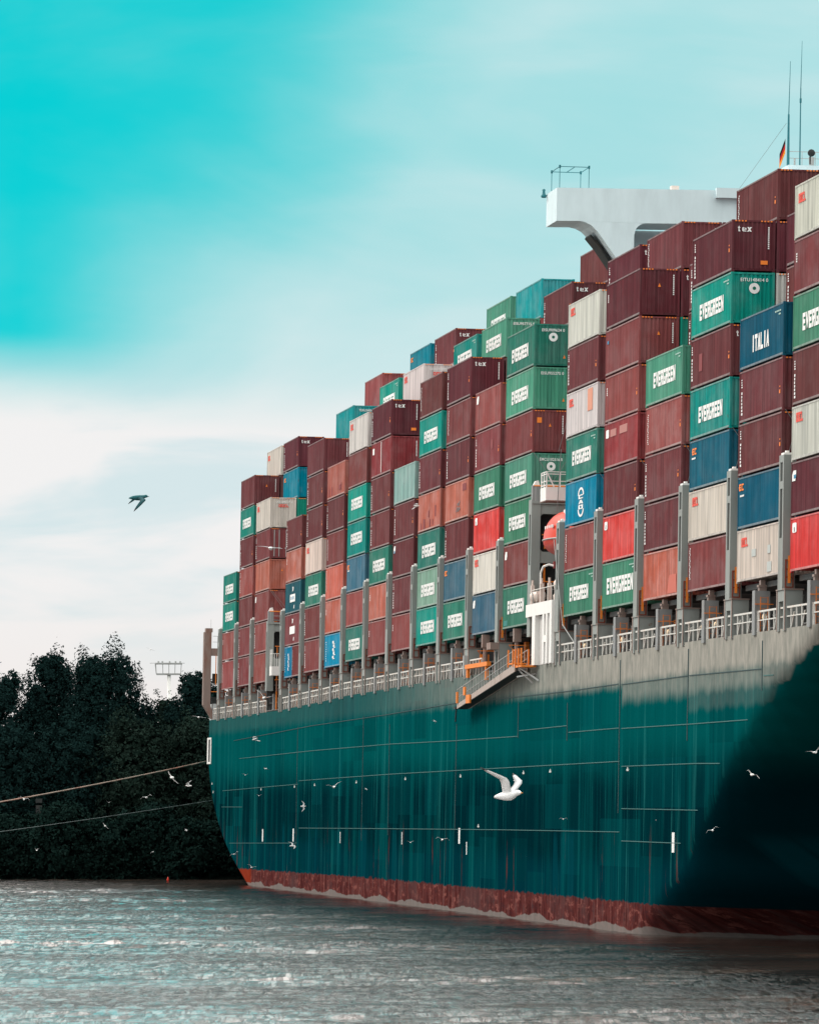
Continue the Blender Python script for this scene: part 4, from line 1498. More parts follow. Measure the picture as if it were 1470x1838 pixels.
# ---------------------------------------------------------------- lashing rods across the gaps
def rods(y, items):
    mb = MB()
    for (xa, za), (xb, zb) in items:
        mb.tube((xa, y, za), (xb, y, zb), .022, 4)
    return mb.build('lashing_rod', M['wire'], ship)


for k in 'ABCDEFHIJKLMNOR':
    a = BAYS[k]
    y = a - LEN - .12
    zz = z0(a)
    rods(y, [((.2, zz + 5.9), (2.3, zz + 8.9)), ((2.3, zz + 5.9), (.15, zz + 8.8)), ((.2, zz + 5.9), (1.8, zz + 11.7))])
rods(BAYS['G'] - LEN - .25, [((.05, 11.6), (2.0, 8.9)), ((.9, 8.7), (1.5, 10.4)), ((.75, 8.7), (2.45, 11.3)), ((1.75, 11.7), (2.4, 14.2)), ((.5, 8.7), (1.0, 10.2))])
zq = z0(262)
rods(BAYS['Q'] - LEN - .25, [((.05, zq + 8.7), (2.1, zq + 6.0)), ((.2, zq + 8.7), (2.3, zq + 6.2)), ((1.0, zq + 6.1), (2.3, zq + 8.4))])


# ---------------------------------------------------------------- lashing bridges at the two wide gaps
def bridge(y, zz, zt, name_rail=True):
    """portal frame seen end-on: outboard leg, cross beams, walkway with orange rails; y = its near face"""
    mb = MB()
    mb.box(-.25, -.17, y, y + .35, -.87 + zz, zt).box(-.25, -.17, y + .95, y + 1.3, -.87 + zz, zt)
    mb.box(-.246, -.17, y + .35, y + .95, -.87 + zz, zt - 4.4).box(-.246, -.17, y + .35, y + .95, zt - 1.0, zt)
    mb.box(-.17, .36, y, y + 1.3, -.87 + zz, zt)
    br = mb.build('lashing_bridge', M['grey'], ship)
    MB().box(-.18, -.166, y + .352, y + .948, zt - 4.4, zt - 1.0).build('post_slot', M['coam'], br)
    mb = MB()
    mb.box(.36, 24, y + .08, y + 1.2, zt - .95, zt - .30)
    mb.box(.36, 24, y + .08, y + 1.2, zt - 4.25, zt - 3.5)
    mb.box(-.22, 24, y - .06, y + 1.34, zt - .28, zt - .10)
    for s in ((.36, zt - 3.5, 1), (.36, zt - .95, -1)):
        x, z, d = s
        mb.prism([(x, z), (x + .18, z), (x, z + .18 * d)], y + .1, y + 1.15)
    mb.build('cross_beam', M['grey'], br)
    MB().box(.37, 24, y + .95, y + 1.0, zt - 3.5, zt - .96).box(.37, 24, y + .95, y + 1.0, zz - .8, zt - 4.26).build('shade_sheet', M['dark'], br)  # added dark sheet, stands in for shade inside the bridge openings
    mb = MB()
    mb.tube((-.1, y, zt + .92), (12, y, zt + .92), .055, 5)
    mb.tube((.5, y + .2, zt - 2.35), (12, y + .2, zt - 2.35), .045, 5)
    mb.tube((.5, y + .2, zt - 5.5), (12, y + .2, zt - 5.5), .045, 5)
    mb.tube((.72, y + .3, zt - 8.3), (.72, y + .3, zt - 4.3), .07, 5)
    mb.tube((.72, y + .3, zt - 3.3), (.72, y + .3, zt - 2.4), .05, 5)
    mb.build('orange_rail', M['safety'], br)
    mb = MB()
    for x in np.arange(.0, 12, 1.1):
        mb.tube((x, y, zt - .1), (x, y, zt + .92), .035, 4)
    for h in (.1, .5):
        mb.tube((-.1, y, zt + h), (12, y, zt + h), .026, 4)
    for x in np.arange(.7, 12, 1.1):
        mb.tube((x, y + .2, zt - 6.6), (x, y + .2, zt - 5.5), .03, 4)
    mb.tube((.5, y + .2, zt - 6.0), (12, y + .2, zt - 6.0), .026, 4)
    mb.build('walkway_rail', M['dull'], br)
    MB().box(-.2, .3, y - .02, y + .6, zt - .1, zt + .95).build('rail_end_plate', M['greyd'], br)
    MB().prism([(-.15, zt + .95), (.3, zt + .95), (.2, zt + 1.3), (.0, zt + 1.25)], y + .1, y + .5).build('lamp', M['whitep'], br)
    return br


bridge(87.35, 0, 8.35)
bridge(248.4, z0(262), 5.15)

# ---------------------------------------------------------------- white boarding frame, rafts and basket in the lifeboat gap
fr = MB()
fr.box(-.42, -.30, 77.0, 88.1, .42, 1.25)
for ya, yb in ((84.0, 85.3), (80.2, 80.9), (78.8, 79.4), (77.0, 77.9)):
    fr.box(-.42, -.30, ya, yb, -2.86, .42)
fr.box(-.42, -.30, 79.4, 80.2, -1.45, -1.0)
fr.box(-.30, .05, 77.0, 77.06, -2.86, 1.25).box(-.30, -.02, 84.0, 84.06, -2.86, .42)
frame = fr.build('boarding_frame', M['whitep'], ship)
MB().box(-.12, -.06, 77.1, 84.0, -2.86, .40).box(-.02, .6, 76.9, 76.96, -2.86, 1.0).build('frame_plate', worn('off_white_paint', (.52, .51, .49), amt=.3), frame)
mb = MB()
mb.path([(-.2, 77.2, 1.25), (-.2, 77.2, 2.2), (-.2, 88, 2.2), (-.2, 88, 1.25)], .035, 5)
for y in np.arange(78.5, 88, 1.6):
    mb.tube((-.2, y, 1.25), (-.2, y, 2.2), .03, 4)
mb.path([(.2, 77.2, 1.9), (3.5, 77.2, 1.9)], .03, 4)
mb.build('frame_rail', M['rail'], frame)


def raft(x, y, z, r, l, label):
    mb = MB().lathe([(.02, -l / 2), (r * .6, -l / 2 + .03), (r, -l / 2 + .22), (r, -.08), (r * 1.05, -.07), (r * 1.05, .07), (r, .08), (r, l / 2 - .22), (r * .6, l / 2 - .03), (.02, l / 2)], 16)
    e = empty('liferaft_canister', SHIP @ T(x, y, z) @ Matrix.Rotation(R(80), 4, 'Y') @ Matrix.Rotation(R(12), 4, 'X'), label, 'life raft', 'life raft canisters by the lifeboat')
    mb.build('canister', M['raft'], e, True)
    mb = MB()
    for o in (-l * .3, l * .3):
        mb.lathe([(r * 1.02, o - .04), (r * 1.06, o - .03), (r * 1.06, o + .03), (r * 1.02, o + .04)], 16)
    mb.build('strap', M['dull'], e)


M['raft'] = worn('raft_shell', (.74, .62, .55), dirt=(.5, .36, .3), amt=.3, rough=.4)
raft(1.0, 80.5, 2.35, .52, 1.5, 'white life raft canister under the lifeboat, on the right')
raft(.0, 85.6, 1.75, .36, 1.1, 'white life raft canister beside the grey post, on the left')
raft(.75, 79.0, 1.45, .50, 1.5, 'lower white life raft canister on the boarding frame')
mb = MB()
mb.path([(.0, 84.5, 1.25), (.0, 84.5, 3.3), (.12, 84.3, 3.7), (.45, 84.0, 3.85), (.8, 83.7, 3.75)], .075, 6)
dv = mb.build('davit_arm', M['whitep'], frame)
MB().box(.72, 1.0, 83.5, 83.9, 3.6, 4.05).build('davit_head', mat('dark_red', (.25, .02, .02), .5), dv)
mb = MB()
for x, y in ((-.1, 83.4), (.2, 82.0), (-.15, 87.0)):
    MB().box(x - .12, x + .12, y - .15, y + .15, 1.25, 2.55).tube((x, y, 2.55), (x, y, 2.9), .08, 6).build('equipment_box', M['raft'], frame)
mb = MB()
for x, y in ((.1, 85.2), (.4, 80.9)):
    mb.tube((x, y, 1.3), (x, y, 2.4), .05, 5)
mb.build('red_pipe', mat('red_pipe_paint', (.45, .05, .04), .5), frame)

# white inspection basket on the accommodation side
bk = MB()
bk.box(.05, 4.0, 83.2, 85.6, 8.10, 8.98)
basket = bk.build('inspection_basket', M['whitep'], ship)
mb = MB()
for x, y in ((.1, 83.3), (.1, 85.5), (.1, 84.4), (1.0, 83.3), (2.0, 83.3), (3.0, 83.3)):
    mb.tube((x, y, 8.98), (x, y, 10.0), .045, 5)
for h in (9.12, 9.38, 9.85, 10.0):
    mb.path([(3.9, 83.3, h), (.1, 83.3, h), (.1, 85.5, h)], .035, 4)
mb.tube((.1, 83.3, 10.0), (.6, 83.3, 9.0), .05, 4)
mb.build('basket_rail', M['whitep'], basket)
MB().box(.04, 4.0, 83.15, 85.65, 8.04, 8.098).build('basket_floor', M['rustgrey'], basket)

# lifeboat slung in the gap
lb = empty('lifeboat', SHIP @ T(1.05, 80.3, 4.3), 'orange enclosed lifeboat hanging between the container stacks', 'lifeboat')


def boat_half(z_lo, z_hi, prof):
    """loft of rings along y; prof(t) gives half width and a z scale"""
    mb = MB()
    ny, na = 13, 14
    for i in range(ny):
        t = i / (ny - 1) * 2 - 1
        w, k = prof(t)
        for j in range(na):
            th = math.pi * j / (na - 1)
            mb.v.append((w * math.cos(th), t * 3.9, z_lo + (z_hi - z_lo) * k * math.sin(th)))
    for i in range(ny - 1):
        for j in range(na - 1):
            a = i * na + j
            mb.f.append((a, a + 1, a + na + 1, a + na))
            mb.m.append(0)
    for e in (0, ny - 1):
        mb.f.append(tuple(e * na + j for j in range(na)))
        mb.m.append(0)
    return mb


boat_half(1.05, 2.95, lambda t: (1.42 * (1 - .86 * abs(t) ** 3.2), (1 - .55 * abs(t) ** 2.6))).build('canopy', M['boat'], lb, True)
boat_half(1.0, -.05, lambda t: (1.46 * (1 - .90 * abs(t) ** 2.8), (1 - .45 * abs(t) ** 2.2))).build('boat_hull', M['boatlo'], lb, True)
mb = MB()
for i in range(16):
    t1, t2 = i / 16 * 2 - 1, (i + 1) / 16 * 2 - 1
    for sg in (-1, 1):
        w1, w2 = [1.47 * (1 - .88 * abs(t) ** 3.0) for t in (t1, t2)]
        mb.tube((sg * w1, t1 * 3.92, 1.03), (sg * w2, t2 * 3.92, 1.03), .05, 5)
mb.build('fender', M['dull'], lb)
MB().box(-.45, .45, -2.6, -1.2, 2.35, 2.95).box(-.15, .15, -3.0, -2.7, 2.2, 2.9).build('conning_tower', M['whitep'], lb)
mb = MB()
for y in (-1.8, -.9, 0, .9):
    mb.box(-1.32, -1.22, y - .18, y + .18, 1.75, 1.95)
mb.build('window', M['white'], lb)
mb = MB().tube((1.05 - .3, 77.4, 6.9), (1.3, 77.4, 11.5), .03, 4).tube((.75, 83.0, 6.9), (1.0, 83.0, 11.5), .03, 4)
mb.build('boat_fall', M['wire'], ship)
mb = MB().tube((-.32, 77.2, 5.2), (-.30, 73.2, -.5), .03, 4).tube((-.3, 73.2, -.5), (-.2, 68.5, -1.9), .03, 4)
mb.build('stay_wire', M['dull'], ship)

# ---------------------------------------------------------------- bridge wing and deckhouse
out = [(-.2, 26.32), (1.35, 26.36), (1.75, 26.30), (2.15, 26.08), (2.55, 25.70), (3.0, 25.10), (3.8, 24.0), (5.4, 21.6), (9.9, 21.6), (9.9, 24.6), (5.15, 24.6), (5.15, 25.75), (5.3, 26.05), (5.65, 26.32), (13, 26.45), (22, 26.6), (22, 28.85), (10.4, 28.80), (-.2, 28.52)]
wg = MB()
# split the concave outline into convex pieces
wg.prism([(-.2, 26.32), (1.35, 26.36), (1.75, 26.34), (5.65, 26.34), (22, 26.6), (22, 28.85), (-.2, 28.52)], 79.0, 83.4)
wing = wg.build('bridge_wing', M['wingp'] if 'wingp' in M else worn('bridge_white', (.62, .75, .78), dirt=(.56, .62, .63), amt=.12), ship)
wm = wing.data.materials[0]
web = MB()
cur = [(1.40, 26.335), (1.75, 26.28), (2.15, 26.08), (2.55, 25.70), (3.0, 25.10), (3.8, 24.0), (5.4, 21.6)]
for (xa, za), (xb, zb) in zip(cur, cur[1:]):
    web.hexa([(xa, 79.0, za), (xa, 83.4, za), (xb, 83.4, zb), (xb, 79.0, zb), (5.0, 79.0, min(za, 26.335)), (5.0, 83.4, min(za, 26.335)), (5.5 if zb < 24 else 5.0, 83.4, zb), (5.5 if zb < 24 else 5.0, 79.0, zb)])
web.build('wing_bracket', wm, wing)
arc = MB()
for i in range(6):
    t1, t2 = math.pi / 2 * i / 6, math.pi / 2 * (i + 1) / 6
    p1 = (5.75 - .72 * math.cos(t1), 25.6 + .72 * math.sin(t1))
    p2 = (5.75 - .72 * math.cos(t2), 25.6 + .72 * math.sin(t2))
    arc.prism([p1, p2, (5.0, 26.335), (5.0, 25.6)] if i == 0 else [p1, p2, (5.0, 26.335)], 79.0, 83.4)
arc.build('bracket_arch', wm, wing)
MB().prism([(2.3, 25.62), (3.0, 24.85), (3.75, 23.8), (4.2, 23.1), (4.05, 23.1), (3.6, 23.75), (2.9, 24.75), (2.25, 25.5)], 80.2, 82.4).build('bracket_opening', M['coam'], wing)
MB().box(5.0, 38, 83.5, 86.8, -2.9, 26.3).build('deckhouse', wm, ship)
MB().box(16.2, 30, 83.6, 87, 26.7, 31.05).build('wheelhouse', wm, ship)
MB().box(10.4, 16.1, 78.55, 79.0, 28.15, 28.80).build('wing_locker', wm, wing)
mb = MB()
C = [(.0, 79.2), (1.95, 79.2), (1.95, 82.6), (.0, 82.6)]
for x, y in C:
    mb.tube((x, y, 28.5), (x, y, 29.95), .028, 4)
for (xa, ya), (xb, yb) in zip(C, C[1:] + C[:1]):
    mb.tube((xa, ya, 29.95), (xb, yb, 29.95), .03, 4)
mb.tube((1.0, 79.2, 29.95), (1.0, 82.6, 29.95), .03, 4)
for x, y in C:
    mb.box(x - .06, x + .06, y - .06, y + .06, 29.85, 30.05)
mb.build('awning_frame', M['teal'], wing)
MB().lathe([(.02, 0), (.16, .02), (.2, .12), (.12, .25), (.08, .42), (.12, .55), (.02, .62)], 8).build('wing_lamp', M['teal'], wing, True).location = (-.42, 83.2, 28.25)
MB().tube((-.42, 83.2, 28.3), (-.15, 83.2, 28.5), .04, 4).build('lamp_arm', M['teal'], wing)
MB().box(7.55, 8.05, 79.5, 80.2, 28.66, 28.95).build('vent_box', M['raft'], wing)
wh = 31.05
mb = MB()
mb.tube((16.3, 84, wh + .95), (30, 84, wh + .95), .03, 4).tube((16.3, 84, wh + .5), (30, 84, wh + .5), .025, 4)
for x in np.arange(16.3, 30, .9):
    mb.tube((x, 84, wh), (x, 84, wh + .95), .025, 4)
mb.build('roof_rail', M['dull'], ship)
mb = MB().tube((16.25, 84, wh), (16.25, 84, 34.5), .10, 6, .06).tube((16.25, 84, 34.5), (16.32, 84, 38.1), .035, 5, .015)
mb.build('radio_mast', M['teal'], ship)
mb = MB().tube((17.05, 84, wh), (17.05, 84, 36.3), .05, 6, .035).tube((17.05, 84, 36.3), (17.10, 84, 39.5), .03, 5, .012).tube((17.05, 84, 35.3), (17.05, 84, 35.6), .07, 6)
mb.build('radio_mast', M['teal'], ship)
mb = MB().tube((16.1, 84.0, 33.9), (12.9, 84.0, 29.3), .014, 3)
mb.build('mast_stay', M['wire'], ship)
mb = MB().tube((17.55, 83, wh), (17.55, 83, wh + .55), .05, 6)
dish = mb.build('searchlight', M['dark'], ship)
o = MB().lathe([(.02, 0), (.2, .03), (.26, .22), (.24, .3), (.02, .3)], 12).build('searchlight_drum', M['dark'], dish, True)
o.location = (17.55, 83, wh + .75)
o.rotation_euler = (R(90), 0, R(10))
MB().tube((17.85, 84, wh), (17.85, 84, wh + .6), .16, 8, .2).build('roof_vent', M['dull'], ship)
MB().tube((16.7, 84, wh), (16.7, 84, wh + .5), .06, 6).build('roof_vent', M['dull'], ship)
# courtesy flag
fl = empty('flag', SHIP @ T(16.05, 84, 31.6), 'small black red and gold flag drooping from the mast', 'flag')
for i, m in enumerate((mat('flag_black', (.01, .01, .01)), mat('flag_red', (.55, .015, .015)), mat('flag_gold', (.85, .28, .02)))):
    mb = MB()
    for k in range(3):
        x1, x2 = -k * .13, -(k + 1) * .13
        d1, d2 = k * .35, (k + 1) * .35
        za, zb = 1.25 - i * .33, 1.25 - (i + 1) * .33
        w1, w2 = .06 * math.sin(k * 2), .06 * math.sin((k + 1) * 2)
        mb.hexa([(x1, w1, zb - d1), (x1, w1 + .02, zb - d1), (x2, w2 + .02, zb - d2), (x2, w2, zb - d2), (x1, w1, za - d1), (x1, w1 + .02, za - d1), (x2, w2 + .02, za - d2), (x2, w2, za - d2)])
    mb.build('flag_stripe', m, fl)

# ---------------------------------------------------------------- gangway stowed against the side
gw = empty('gangway', SHIP @ T(-.75, 100, -3.6), 'grey gangway slung diagonally down the ship side below its orange platform', 'gangway')


def gp(x, y, z):
    return (x + .75, y - 100, z + 3.6)


A0, A1 = (87.6, -2.98), (114.75, -5.14)      # head, foot (y, z) on the outboard stringer
mb = MB()
for x in (-1.2, -.38):
    mb.hexa([gp(x, A1[0], A1[1] - .16), gp(x + .08, A1[0], A1[1] - .16), gp(x + .08, A0[0], A0[1] - .26), gp(x, A0[0], A0[1] - .26),
             gp(x, A1[0], A1[1] + .16), gp(x + .08, A1[0], A1[1] + .16), gp(x + .08, A0[0], A0[1] + .26), gp(x, A0[0], A0[1] + .26)])
mb.build('stringer', M['string'] if 'string' in M else worn('gangway_paint', (.40, .33, .29), amt=.5), gw)
mb = MB()
for i in range(46):
    t = (i + .5) / 46
    y, z = A0[0] + (A1[0] - A0[0]) * t, A0[1] + (A1[1] - A0[1]) * t
    mb.box(-1.11 + .75, -.39 + .75, y - .16 - 100, y + .16 - 100, z + .02 + 3.6, z + .06 + 3.6)
mb.build('tread', M['dull'], gw)
mb = MB()
mb.hexa([gp(-1.12, A1[0], A1[1] - .14), gp(-.38, A1[0], A1[1] - .14), gp(-.38, A0[0], A0[1] - .24), gp(-1.12, A0[0], A0[1] - .24),
         gp(-1.12, A1[0], A1[1] - .10), gp(-.38, A1[0], A1[1] - .10), gp(-.38, A0[0], A0[1] - .20), gp(-1.12, A0[0], A0[1] - .20)])
mb.build('soffit', M['dark'], gw)
for x in (-1.16, -.34):
    mb = MB()
    for h in (.55, 1.12):
        mb.tube(gp(x, A1[0], A1[1] + .1 + h), gp(x, A0[0], A0[1] + .1 + h), .035 if h > 1 else .022, 5)
    for i in range(22):
        t = i / 21
        y, z = A0[0] + (A1[0] - A0[0]) * t, A0[1] + (A1[1] - A0[1]) * t
        mb.tube(gp(x, y, z), gp(x, y, z + 1.22), .028, 4)
    mb.build('handrail', M['dull'], gw)
mb = MB()
mb.box(-1.2 + .75, -.2 + .75, 84.6 - 100, 87.4 - 100, -2.98 + 3.6, -2.86 + 3.6)
mb.box(-1.2 + .75, -.2 + .75, 88.2 - 100, 90.6 - 100, -2.72 + 3.6, -2.62 + 3.6)
for x, y in ((-1.2, 84.7), (-1.2, 86.0), (-1.2, 87.3), (-.3, 87.3), (-1.2, 88.3), (-1.2, 90.4)):
    mb.box(x + .75 - .05, x + .75 + .05, y - 100 - .08, y - 100 + .08, -2.9 + 3.6, -1.72 + 3.6)
mb.build('orange_platform', M['safety'], gw)
mb = MB()
for a, b in (((-1.1, 86.0, -3.0), (-.1, 84.0, -3.9)), ((-1.0, 88.0, -3.0), (-.1, 86.5, -4.0)), ((-1.1, 87, -3.6), (-.1, 85, -3.4))):
    mb.tube(gp(*a), gp(*b), .06, 5)
mb.build('platform_brace', M['dull'], gw)
mb = MB()
mb.box(-1.34 + .75, -1.22 + .75, 107.6 - 100, 109.4 - 100, -5.0 + 3.6, -4.4 + 3.6).box(-1.32 + .75, -1.2 + .75, 114.0 - 100, 114.4 - 100, -4.9 + 3.6, -4.1 + 3.6).box(-1.3 + .75, -1.2 + .75, 110.2 - 100, 111.0 - 100, -4.4 + 3.6, -3.8 + 3.6)
mb.build('orange_bracket', M['safety'], gw)
MB().tube(gp(-1.15, 115.2, -5.2), gp(-1.15, 115.6, -6.2), .05, 5).box(-1.3 + .75, -.4 + .75, 114.8 - 100, 115.6 - 100, -5.3 + 3.6, -5.15 + 3.6).build('foot_roller', M['dark'], gw)
mb = MB().box(-.55, -.25, 104.8, 115.6, -2.42, -2.12).box(-.5, -.3, 114.6, 115.2, -3.05, -2.42).box(-.5, -.3, 105.6, 106.0, -3.4, -2.42)
mb.build('gangway_boom', M['safety'], ship)
MB().box(-.45, .1, 116.8, 117.3, -2.85, -1.4).build('boom_rest', M['dull'], ship)

# ---------------------------------------------------------------- stern frame
mb = MB()
mb.box(-1.1, -.35, 300.0, 301.2, -1.9, 5.6).box(-.35, 2.2, 300.1, 301.1, 3.2, 3.95)
mb.prism([(-1.1, -1.9), (-.35, -1.9), (-.1, -2.6), (.15, -3.3), (-.2, -3.3)], 300.0, 301.2)
mb.box(-.95, -.25, 300.0, 301.2, 5.6, 6.0)
st = mb.build('stern_frame', M['rustgrey'], ship)
MB().box(-.1, 10, 299.5, 303, -3.4, -1.75).build('stern_house', worn('pale_grey_paint', (.46, .50, .50), amt=.3), ship)
MB().box(.45, 1.0, 299.44, 299.49, -3.3, -2.1).build('stern_door', M['dark'], ship)
mb = MB().tube((-.2, 300.2, 5.2), (2.2, 300.2, 5.2), .03, 4).tube((-.2, 300.2, 4.6), (2.2, 300.2, 4.6), .025, 4).tube((.3, 300.2, 3.9), (.3, 300.2, 5.2), .03, 4).tube((1.3, 300.2, 3.9), (1.3, 300.2, 5.2), .03, 4).tube((-.4, 300.4, 6.0), (-.4, 300.4, 6.9), .02, 4)
mb.build('frame_rail', M['dull'], st)
mb = MB().tube((.15, 300, .2), (.15, 300, 3.2), .06, 4).tube((-.3, 300, -.5), (2.2, 300, -.5), .05, 4)
mb.build('orange_rail', M['safety'], st)
MB().box(.0, 10, 302.0, 302.2, -1.7, -1.0).box(.0, 10, 302.0, 302.2, .4, 1.4).build('frame_cross_beam', M['coam'], st)

# white service platform in the aft gap
mb = MB().box(-.05, 2.5, 246.2, 248.0, z0(262) + .55, z0(262) + 1.4)
sp = mb.build('service_platform', M['whitep'], ship)
mb = MB()
zq = z0(262) + 1.4
for x in np.arange(.0, 2.5, .22):
    mb.tube((x, 246.3, zq), (x, 246.3, zq + 1.2), .035, 4)
for y in (246.3, 247.1, 247.9):
    mb.tube((0, y, zq), (0, y, zq + 1.6), .035, 4)
mb.path([(2.5, 246.3, zq + 1.2), (0, 246.3, zq + 1.2), (0, 247.9, zq + 1.2)], .035, 4)
mb.box(.75, 1.05, 246.4, 246.7, zq + .2, zq + 2.4)
mb.build('platform_rail', M['whitep'], sp)
mb = MB()
for x in (1.3, 1.75):
    mb.tube((x, 247, -3.3), (x, 247, 6), .04, 4)
for z in np.arange(-3.2, 6, .35):
    mb.tube((1.3, 247, z), (1.75, 247, z), .035, 4)
mb.build('gap_ladder', M['whitep'], ship)

# ---------------------------------------------------------------- tow lines
def line(name, p, q, sag, r, m, label):
    mb = MB()
    p, q = Vector(p), Vector(q)
    # carry the line on past the frame to where it meets the tug
    q = p + (q - p) * 1.9
    pts = []
    for i in range(25):
        t = i / 24
        v = p.lerp(q, t)
        v.z -= sag * 4 * t * (1 - t)
        pts.append(v)
    mb.path(pts, r, 5)
    o = mb.build(name, m, None, True)
    return tag(o, label, 'rope', 'tow lines from the stern')


rope_m = worn('rope', (.40, .32, .26), dirt=(.45, .10, .05), amt=.9, scale=.16, stretch=1)
line('tow_line', (-20.75, 604, 12.15), (-38.64, 560, 8.45), .45, .07, rope_m, 'thick pale tow rope from the stern port, upper of the two')
line('tow_line', (-19.9, 600, 8.2), (-38.63, 560, 5.45), .25, .03, mat('thin_line', (.16, .20, .20), .7), 'thin dark tow line below the thick rope')

# ---------------------------------------------------------------- gulls
GM = [mat('gull_white', (.84, .84, .83), .7), mat('gull_grey', (.50, .51, .52), .7), mat('gull_dark', (.05, .045, .045), .7), mat('gull_bill', (.60, .25, .05), .5)]


def gull_mesh(inner, outer, sweep=.25, fold=0.0, gm=None):
    """one continuous bird: body along +y, wings with two panels (angles in degrees), span about 1.1 m"""
    mb = MB()
    prof = [(-.24, .006, -.005, 0), (-.20, .052, -.002, 0), (-.12, .05, .0, 0), (-.04, .065, -.008, 0), (.06, .070, -.012, 0), (.13, .055, -.002, 0), (.175, .042, .012, 0), (.215, .040, .022, 0), (.25, .026, .018, 0), (.262, .010, .012, 0), (.30, .004, .006, 0)]
    n = 10
    base = len(mb.v)
    for y, r, z, _ in prof:
        flat = .45 if y < -.15 else 1
        for i in range(n):
            t = 2 * math.pi * i / n
            mb.v.append((r * math.cos(t), y, z + r * flat * math.sin(t)))
    for k in range(len(prof) - 1):
        for i in range(n):
            j = (i + 1) % n
            mb.f.append((base + k * n + i, base + k * n + j, base + (k + 1) * n + j, base + (k + 1) * n + i))
            mb.m.append(3 if k >= len(prof) - 2 else 0)
    mb.f.append(tuple(base + i for i in range(n)))
    mb.m.append(0)
    for sg in (-1, 1):
        st = []
        x, z, y = .03, .02, .04
        for k in range(9):
            t = k / 8
            ang = inner if t <= .45 else outer
            ch = np.interp(t, [0, .2, .45, .75, .93, 1], [.17, .16, .15, .10, .05, .012])
            yo = np.interp(t, [0, .45, 1], [0, .07 * (1 - fold), -.22 * sweep / .25])
            th = .016 * (1 - t) + .004
            st.append([(sg * x, y + yo + ch * .45, z), (sg * x, y + yo + ch * .15, z + th), (sg * x, y + yo - ch * .55, z), (sg * x, y + yo + ch * .15, z - th * .4)])
            x += .066 * math.cos(R(ang)) * (1 - .35 * fold)
            z += .066 * math.sin(R(ang))
        b = len(mb.v)
        for s in st:
            mb.v += s
        for k in range(8):
            for i in range(4):
                j = (i + 1) % 4
                a = b + k * 4
                mb.f.append((a + i, a + j, a + 4 + j, a + 4 + i) if sg > 0 else (a + j, a + i, a + 4 + i, a + 4 + j))
                mb.m.append(2 if k >= 7 else (1 if i in (0, 1) else 0))
        mb.f.append(tuple(b + 32 + i for i in range(4)))
        mb.m.append(2)
    return mb.mesh('gull', gm or GM, True)


GP = {'glide': gull_mesh(14, -10), 'arch': gull_mesh(24, -38), 'up': gull_mesh(52, 40), 'high': gull_mesh(66, 58), 'down': gull_mesh(-18, -58), 'flat': gull_mesh(4, -4), 'vee': gull_mesh(32, 12), 'fold': gull_mesh(10, -70, .5, .5),
      'dark': gull_mesh(-10, -62, gm=[mat('backlit_plumage', (.015, .10, .11), .8), mat('backlit_back', (.010, .065, .075), .8), GM[2], GM[2]])}  # backlit bird: silhouette darkness put into the plumage colours
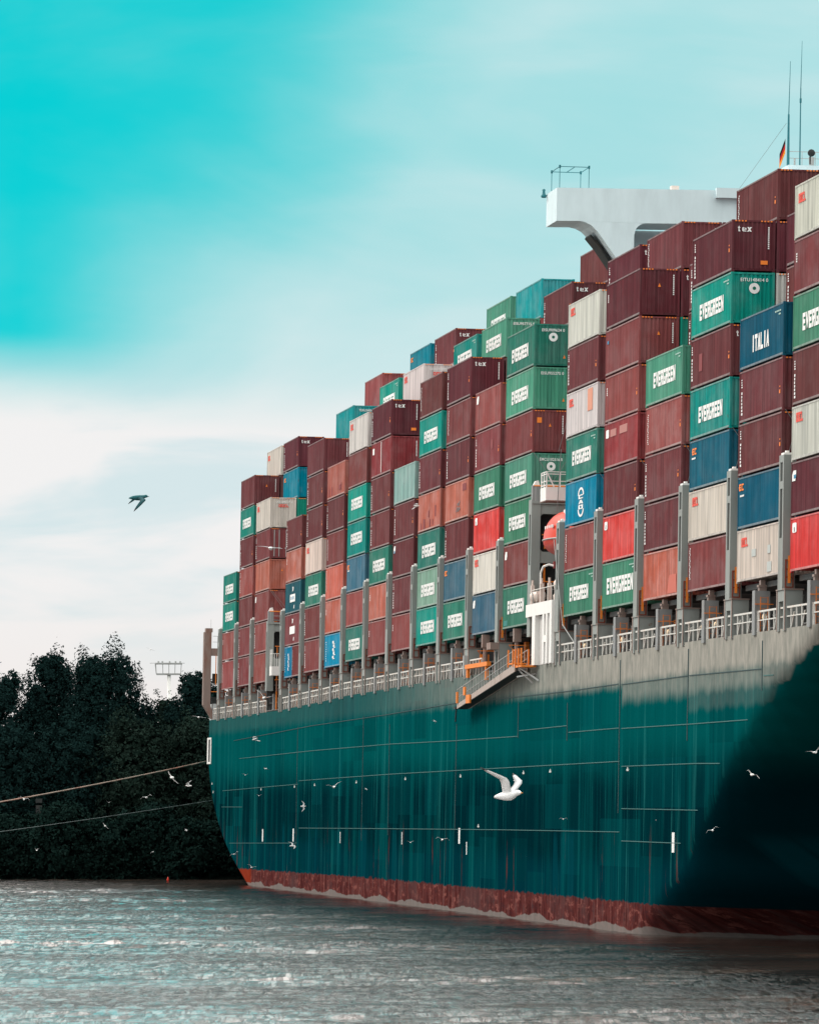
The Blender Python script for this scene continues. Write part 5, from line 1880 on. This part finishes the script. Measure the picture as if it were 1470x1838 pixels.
# position, pose, heading (deg from +x, counter-clockwise), bank, pitch, scale, label
GULLS = [
    ((-8.33, 181.5, 17.09), 'down', 12, 16, 4, 1.2, 'dark gull silhouette flying alone against the pale sky'),
    ((-12.8, 522, 17.14), 'vee', -80, -22, 0, 2.0, 'large white gull with raised wing at the stern railing'),
    ((-19.9, 560, 16.0), 'flat', 95, 8, 0, 1.35, 'white gull seen edge on just left of the stern rail'),
    ((-13.74, 528, 13.59), 'fold', 160, 40, -20, .9, 'white gull with bent wings high on the aft hull'),
    ((-12.57, 519, 10.9), 'flat', 140, 20, 0, .55, 'small gull low under the gull with bent wings'),
    ((-14.8, 536, 10.41), 'vee', 80, 0, 0, .55, 'tiny gull left of the other small gull on the aft hull'),
    ((-5.96, 470, 9.14), 'vee', 100, -14, 0, 1.15, 'white gull with spread wings above the middle of the aft hull'),
    ((-13.28, 524, 8.53), 'vee', 90, 0, 0, .5, 'tiny gull near the white marks on the aft hull'),
    ((-8.8, 491, 7.6), 'flat', 5, 75, 0, .75, 'white gull seen from below like a small cross'),
    ((-3.3, 450, 8.91), 'flat', 30, 20, 0, .35, 'tiny gull right of the gull with spread wings'),
    ((-9.81, 498, 4.28), 'glide', 30, 30, 0, .95, 'white gull gliding low beside the white draught bars'),
    ((-16.03, 544, 3.21), 'arch', 70, -25, 0, .9, 'white gull at the stern edge just above the waterline'),
    ((-14.04, 529, 2.14), 'vee', 70, 15, 0, .8, 'gull skimming over the red paint at the stern'),
    ((.08, 424, 5.02), 'vee', 95, 0, 0, .5, 'small gull low on the hull left of the arched gull'),
    ((2.26, 408, 5.31), 'arch', 95, 8, 0, .95, 'white gull with arched wings low on the middle hull'),
    ((1.75, 413, 13.53), 'fold', 60, 30, 0, .45, 'small white gull below the gangway on the hull'),
    ((2.1, 128, 7.86), 'up', -38, -6, 6, 1.45, 'big blurred white gull in front of the hull'),
    ((6.72, 375, 9.22), 'arch', 30, 35, 0, .62, 'small white gull close above the big gull'),
    ((13.86, 240, 8.9), 'arch', 110, 30, 0, .62, 'gull with curved wings over the dark bow shadow'),
    ((12.76, 250, 6.61), 'arch', 85, -25, 0, .55, 'gull with curved wings low over the bow shadow'),
    ((16.4, 240, 9.8), 'vee', 60, -20, 0, .6, 'gull cut by the right edge over the dark bow'),
    ((-16.8, 420, 9.65), 'flat', 120, 50, 0, 1.0, 'white gull banked steeply in front of the dark trees'),
    ((-15.61, 420, 9.06), 'up', 165, -10, 0, .75, 'white gull with raised wings near the stern, before the trees'),
    ((-19.05, 430, 8.25), 'arch', 80, -18, 0, .85, 'gull with arched wings between the two tow lines'),
    ((-27.93, 430, 8.12), 'arch', 95, 12, 0, .85, 'gull under the thick tow rope near the left edge'),
    ((-26.31, 520, 7.93), 'vee', 90, 0, 0, .35, 'tiny gull between the tow lines in mid shade'),
    ((-25.62, 500, 5.95), 'flat', 120, 45, 0, .6, 'small banked gull below the thin tow line'),
    ((-19.57, 520, 5.5), 'flat', 20, 20, 0, .45, 'tiny gull before the trees left of the hull'),
    ((-32.64, 520, 3.74), 'up', 120, 0, 0, .45, 'small gull low before the trees near the left edge'),
    ((-22.49, 520, 3.6), 'fold', 60, -20, 0, .45, 'small gull low over the far shore'),
    ((.48, 425, 29.17), 'fold', 20, -35, 0, .75, 'white gull passing in front of the maroon containers'),
    ((-7.03, 300, 20.69), 'flat', 80, 6, 0, 1.3, 'white gull with long flat wings before the aft container stacks'),
    ((13.51, 325, 6.85), 'flat', 20, 0, 0, .18, 'speck of a gull over the forward hull'),
    ((-26.22, 600, 23.47), 'flat', 100, 22, 0, .75, 'gull flying close left of the pylon platform'),
    ((9.25, 357, 6.84), 'arch', 90, 0, 0, .5, 'faint gull right of the big gull over the hull'),
]
for p, pose, yaw, bank, pitch, s, lab in GULLS:
    o = obj('gull', GP[pose] if 'silhouette' not in lab else GP['dark'])
    if .3 < s < 1.2:
        s *= 1.2
    # models point along +y; yaw is the heading seen from above
    o.matrix_world = T(*p) @ Matrix.Rotation(R(yaw - 90), 4, 'Z') @ Matrix.Rotation(R(pitch), 4, 'X') @ Matrix.Rotation(R(bank), 4, 'Y') @ Matrix.Diagonal((s, s, s, 1))
    tag(o, lab, 'gull', 'gulls round the ship')
bpy.context.view_layer.update()
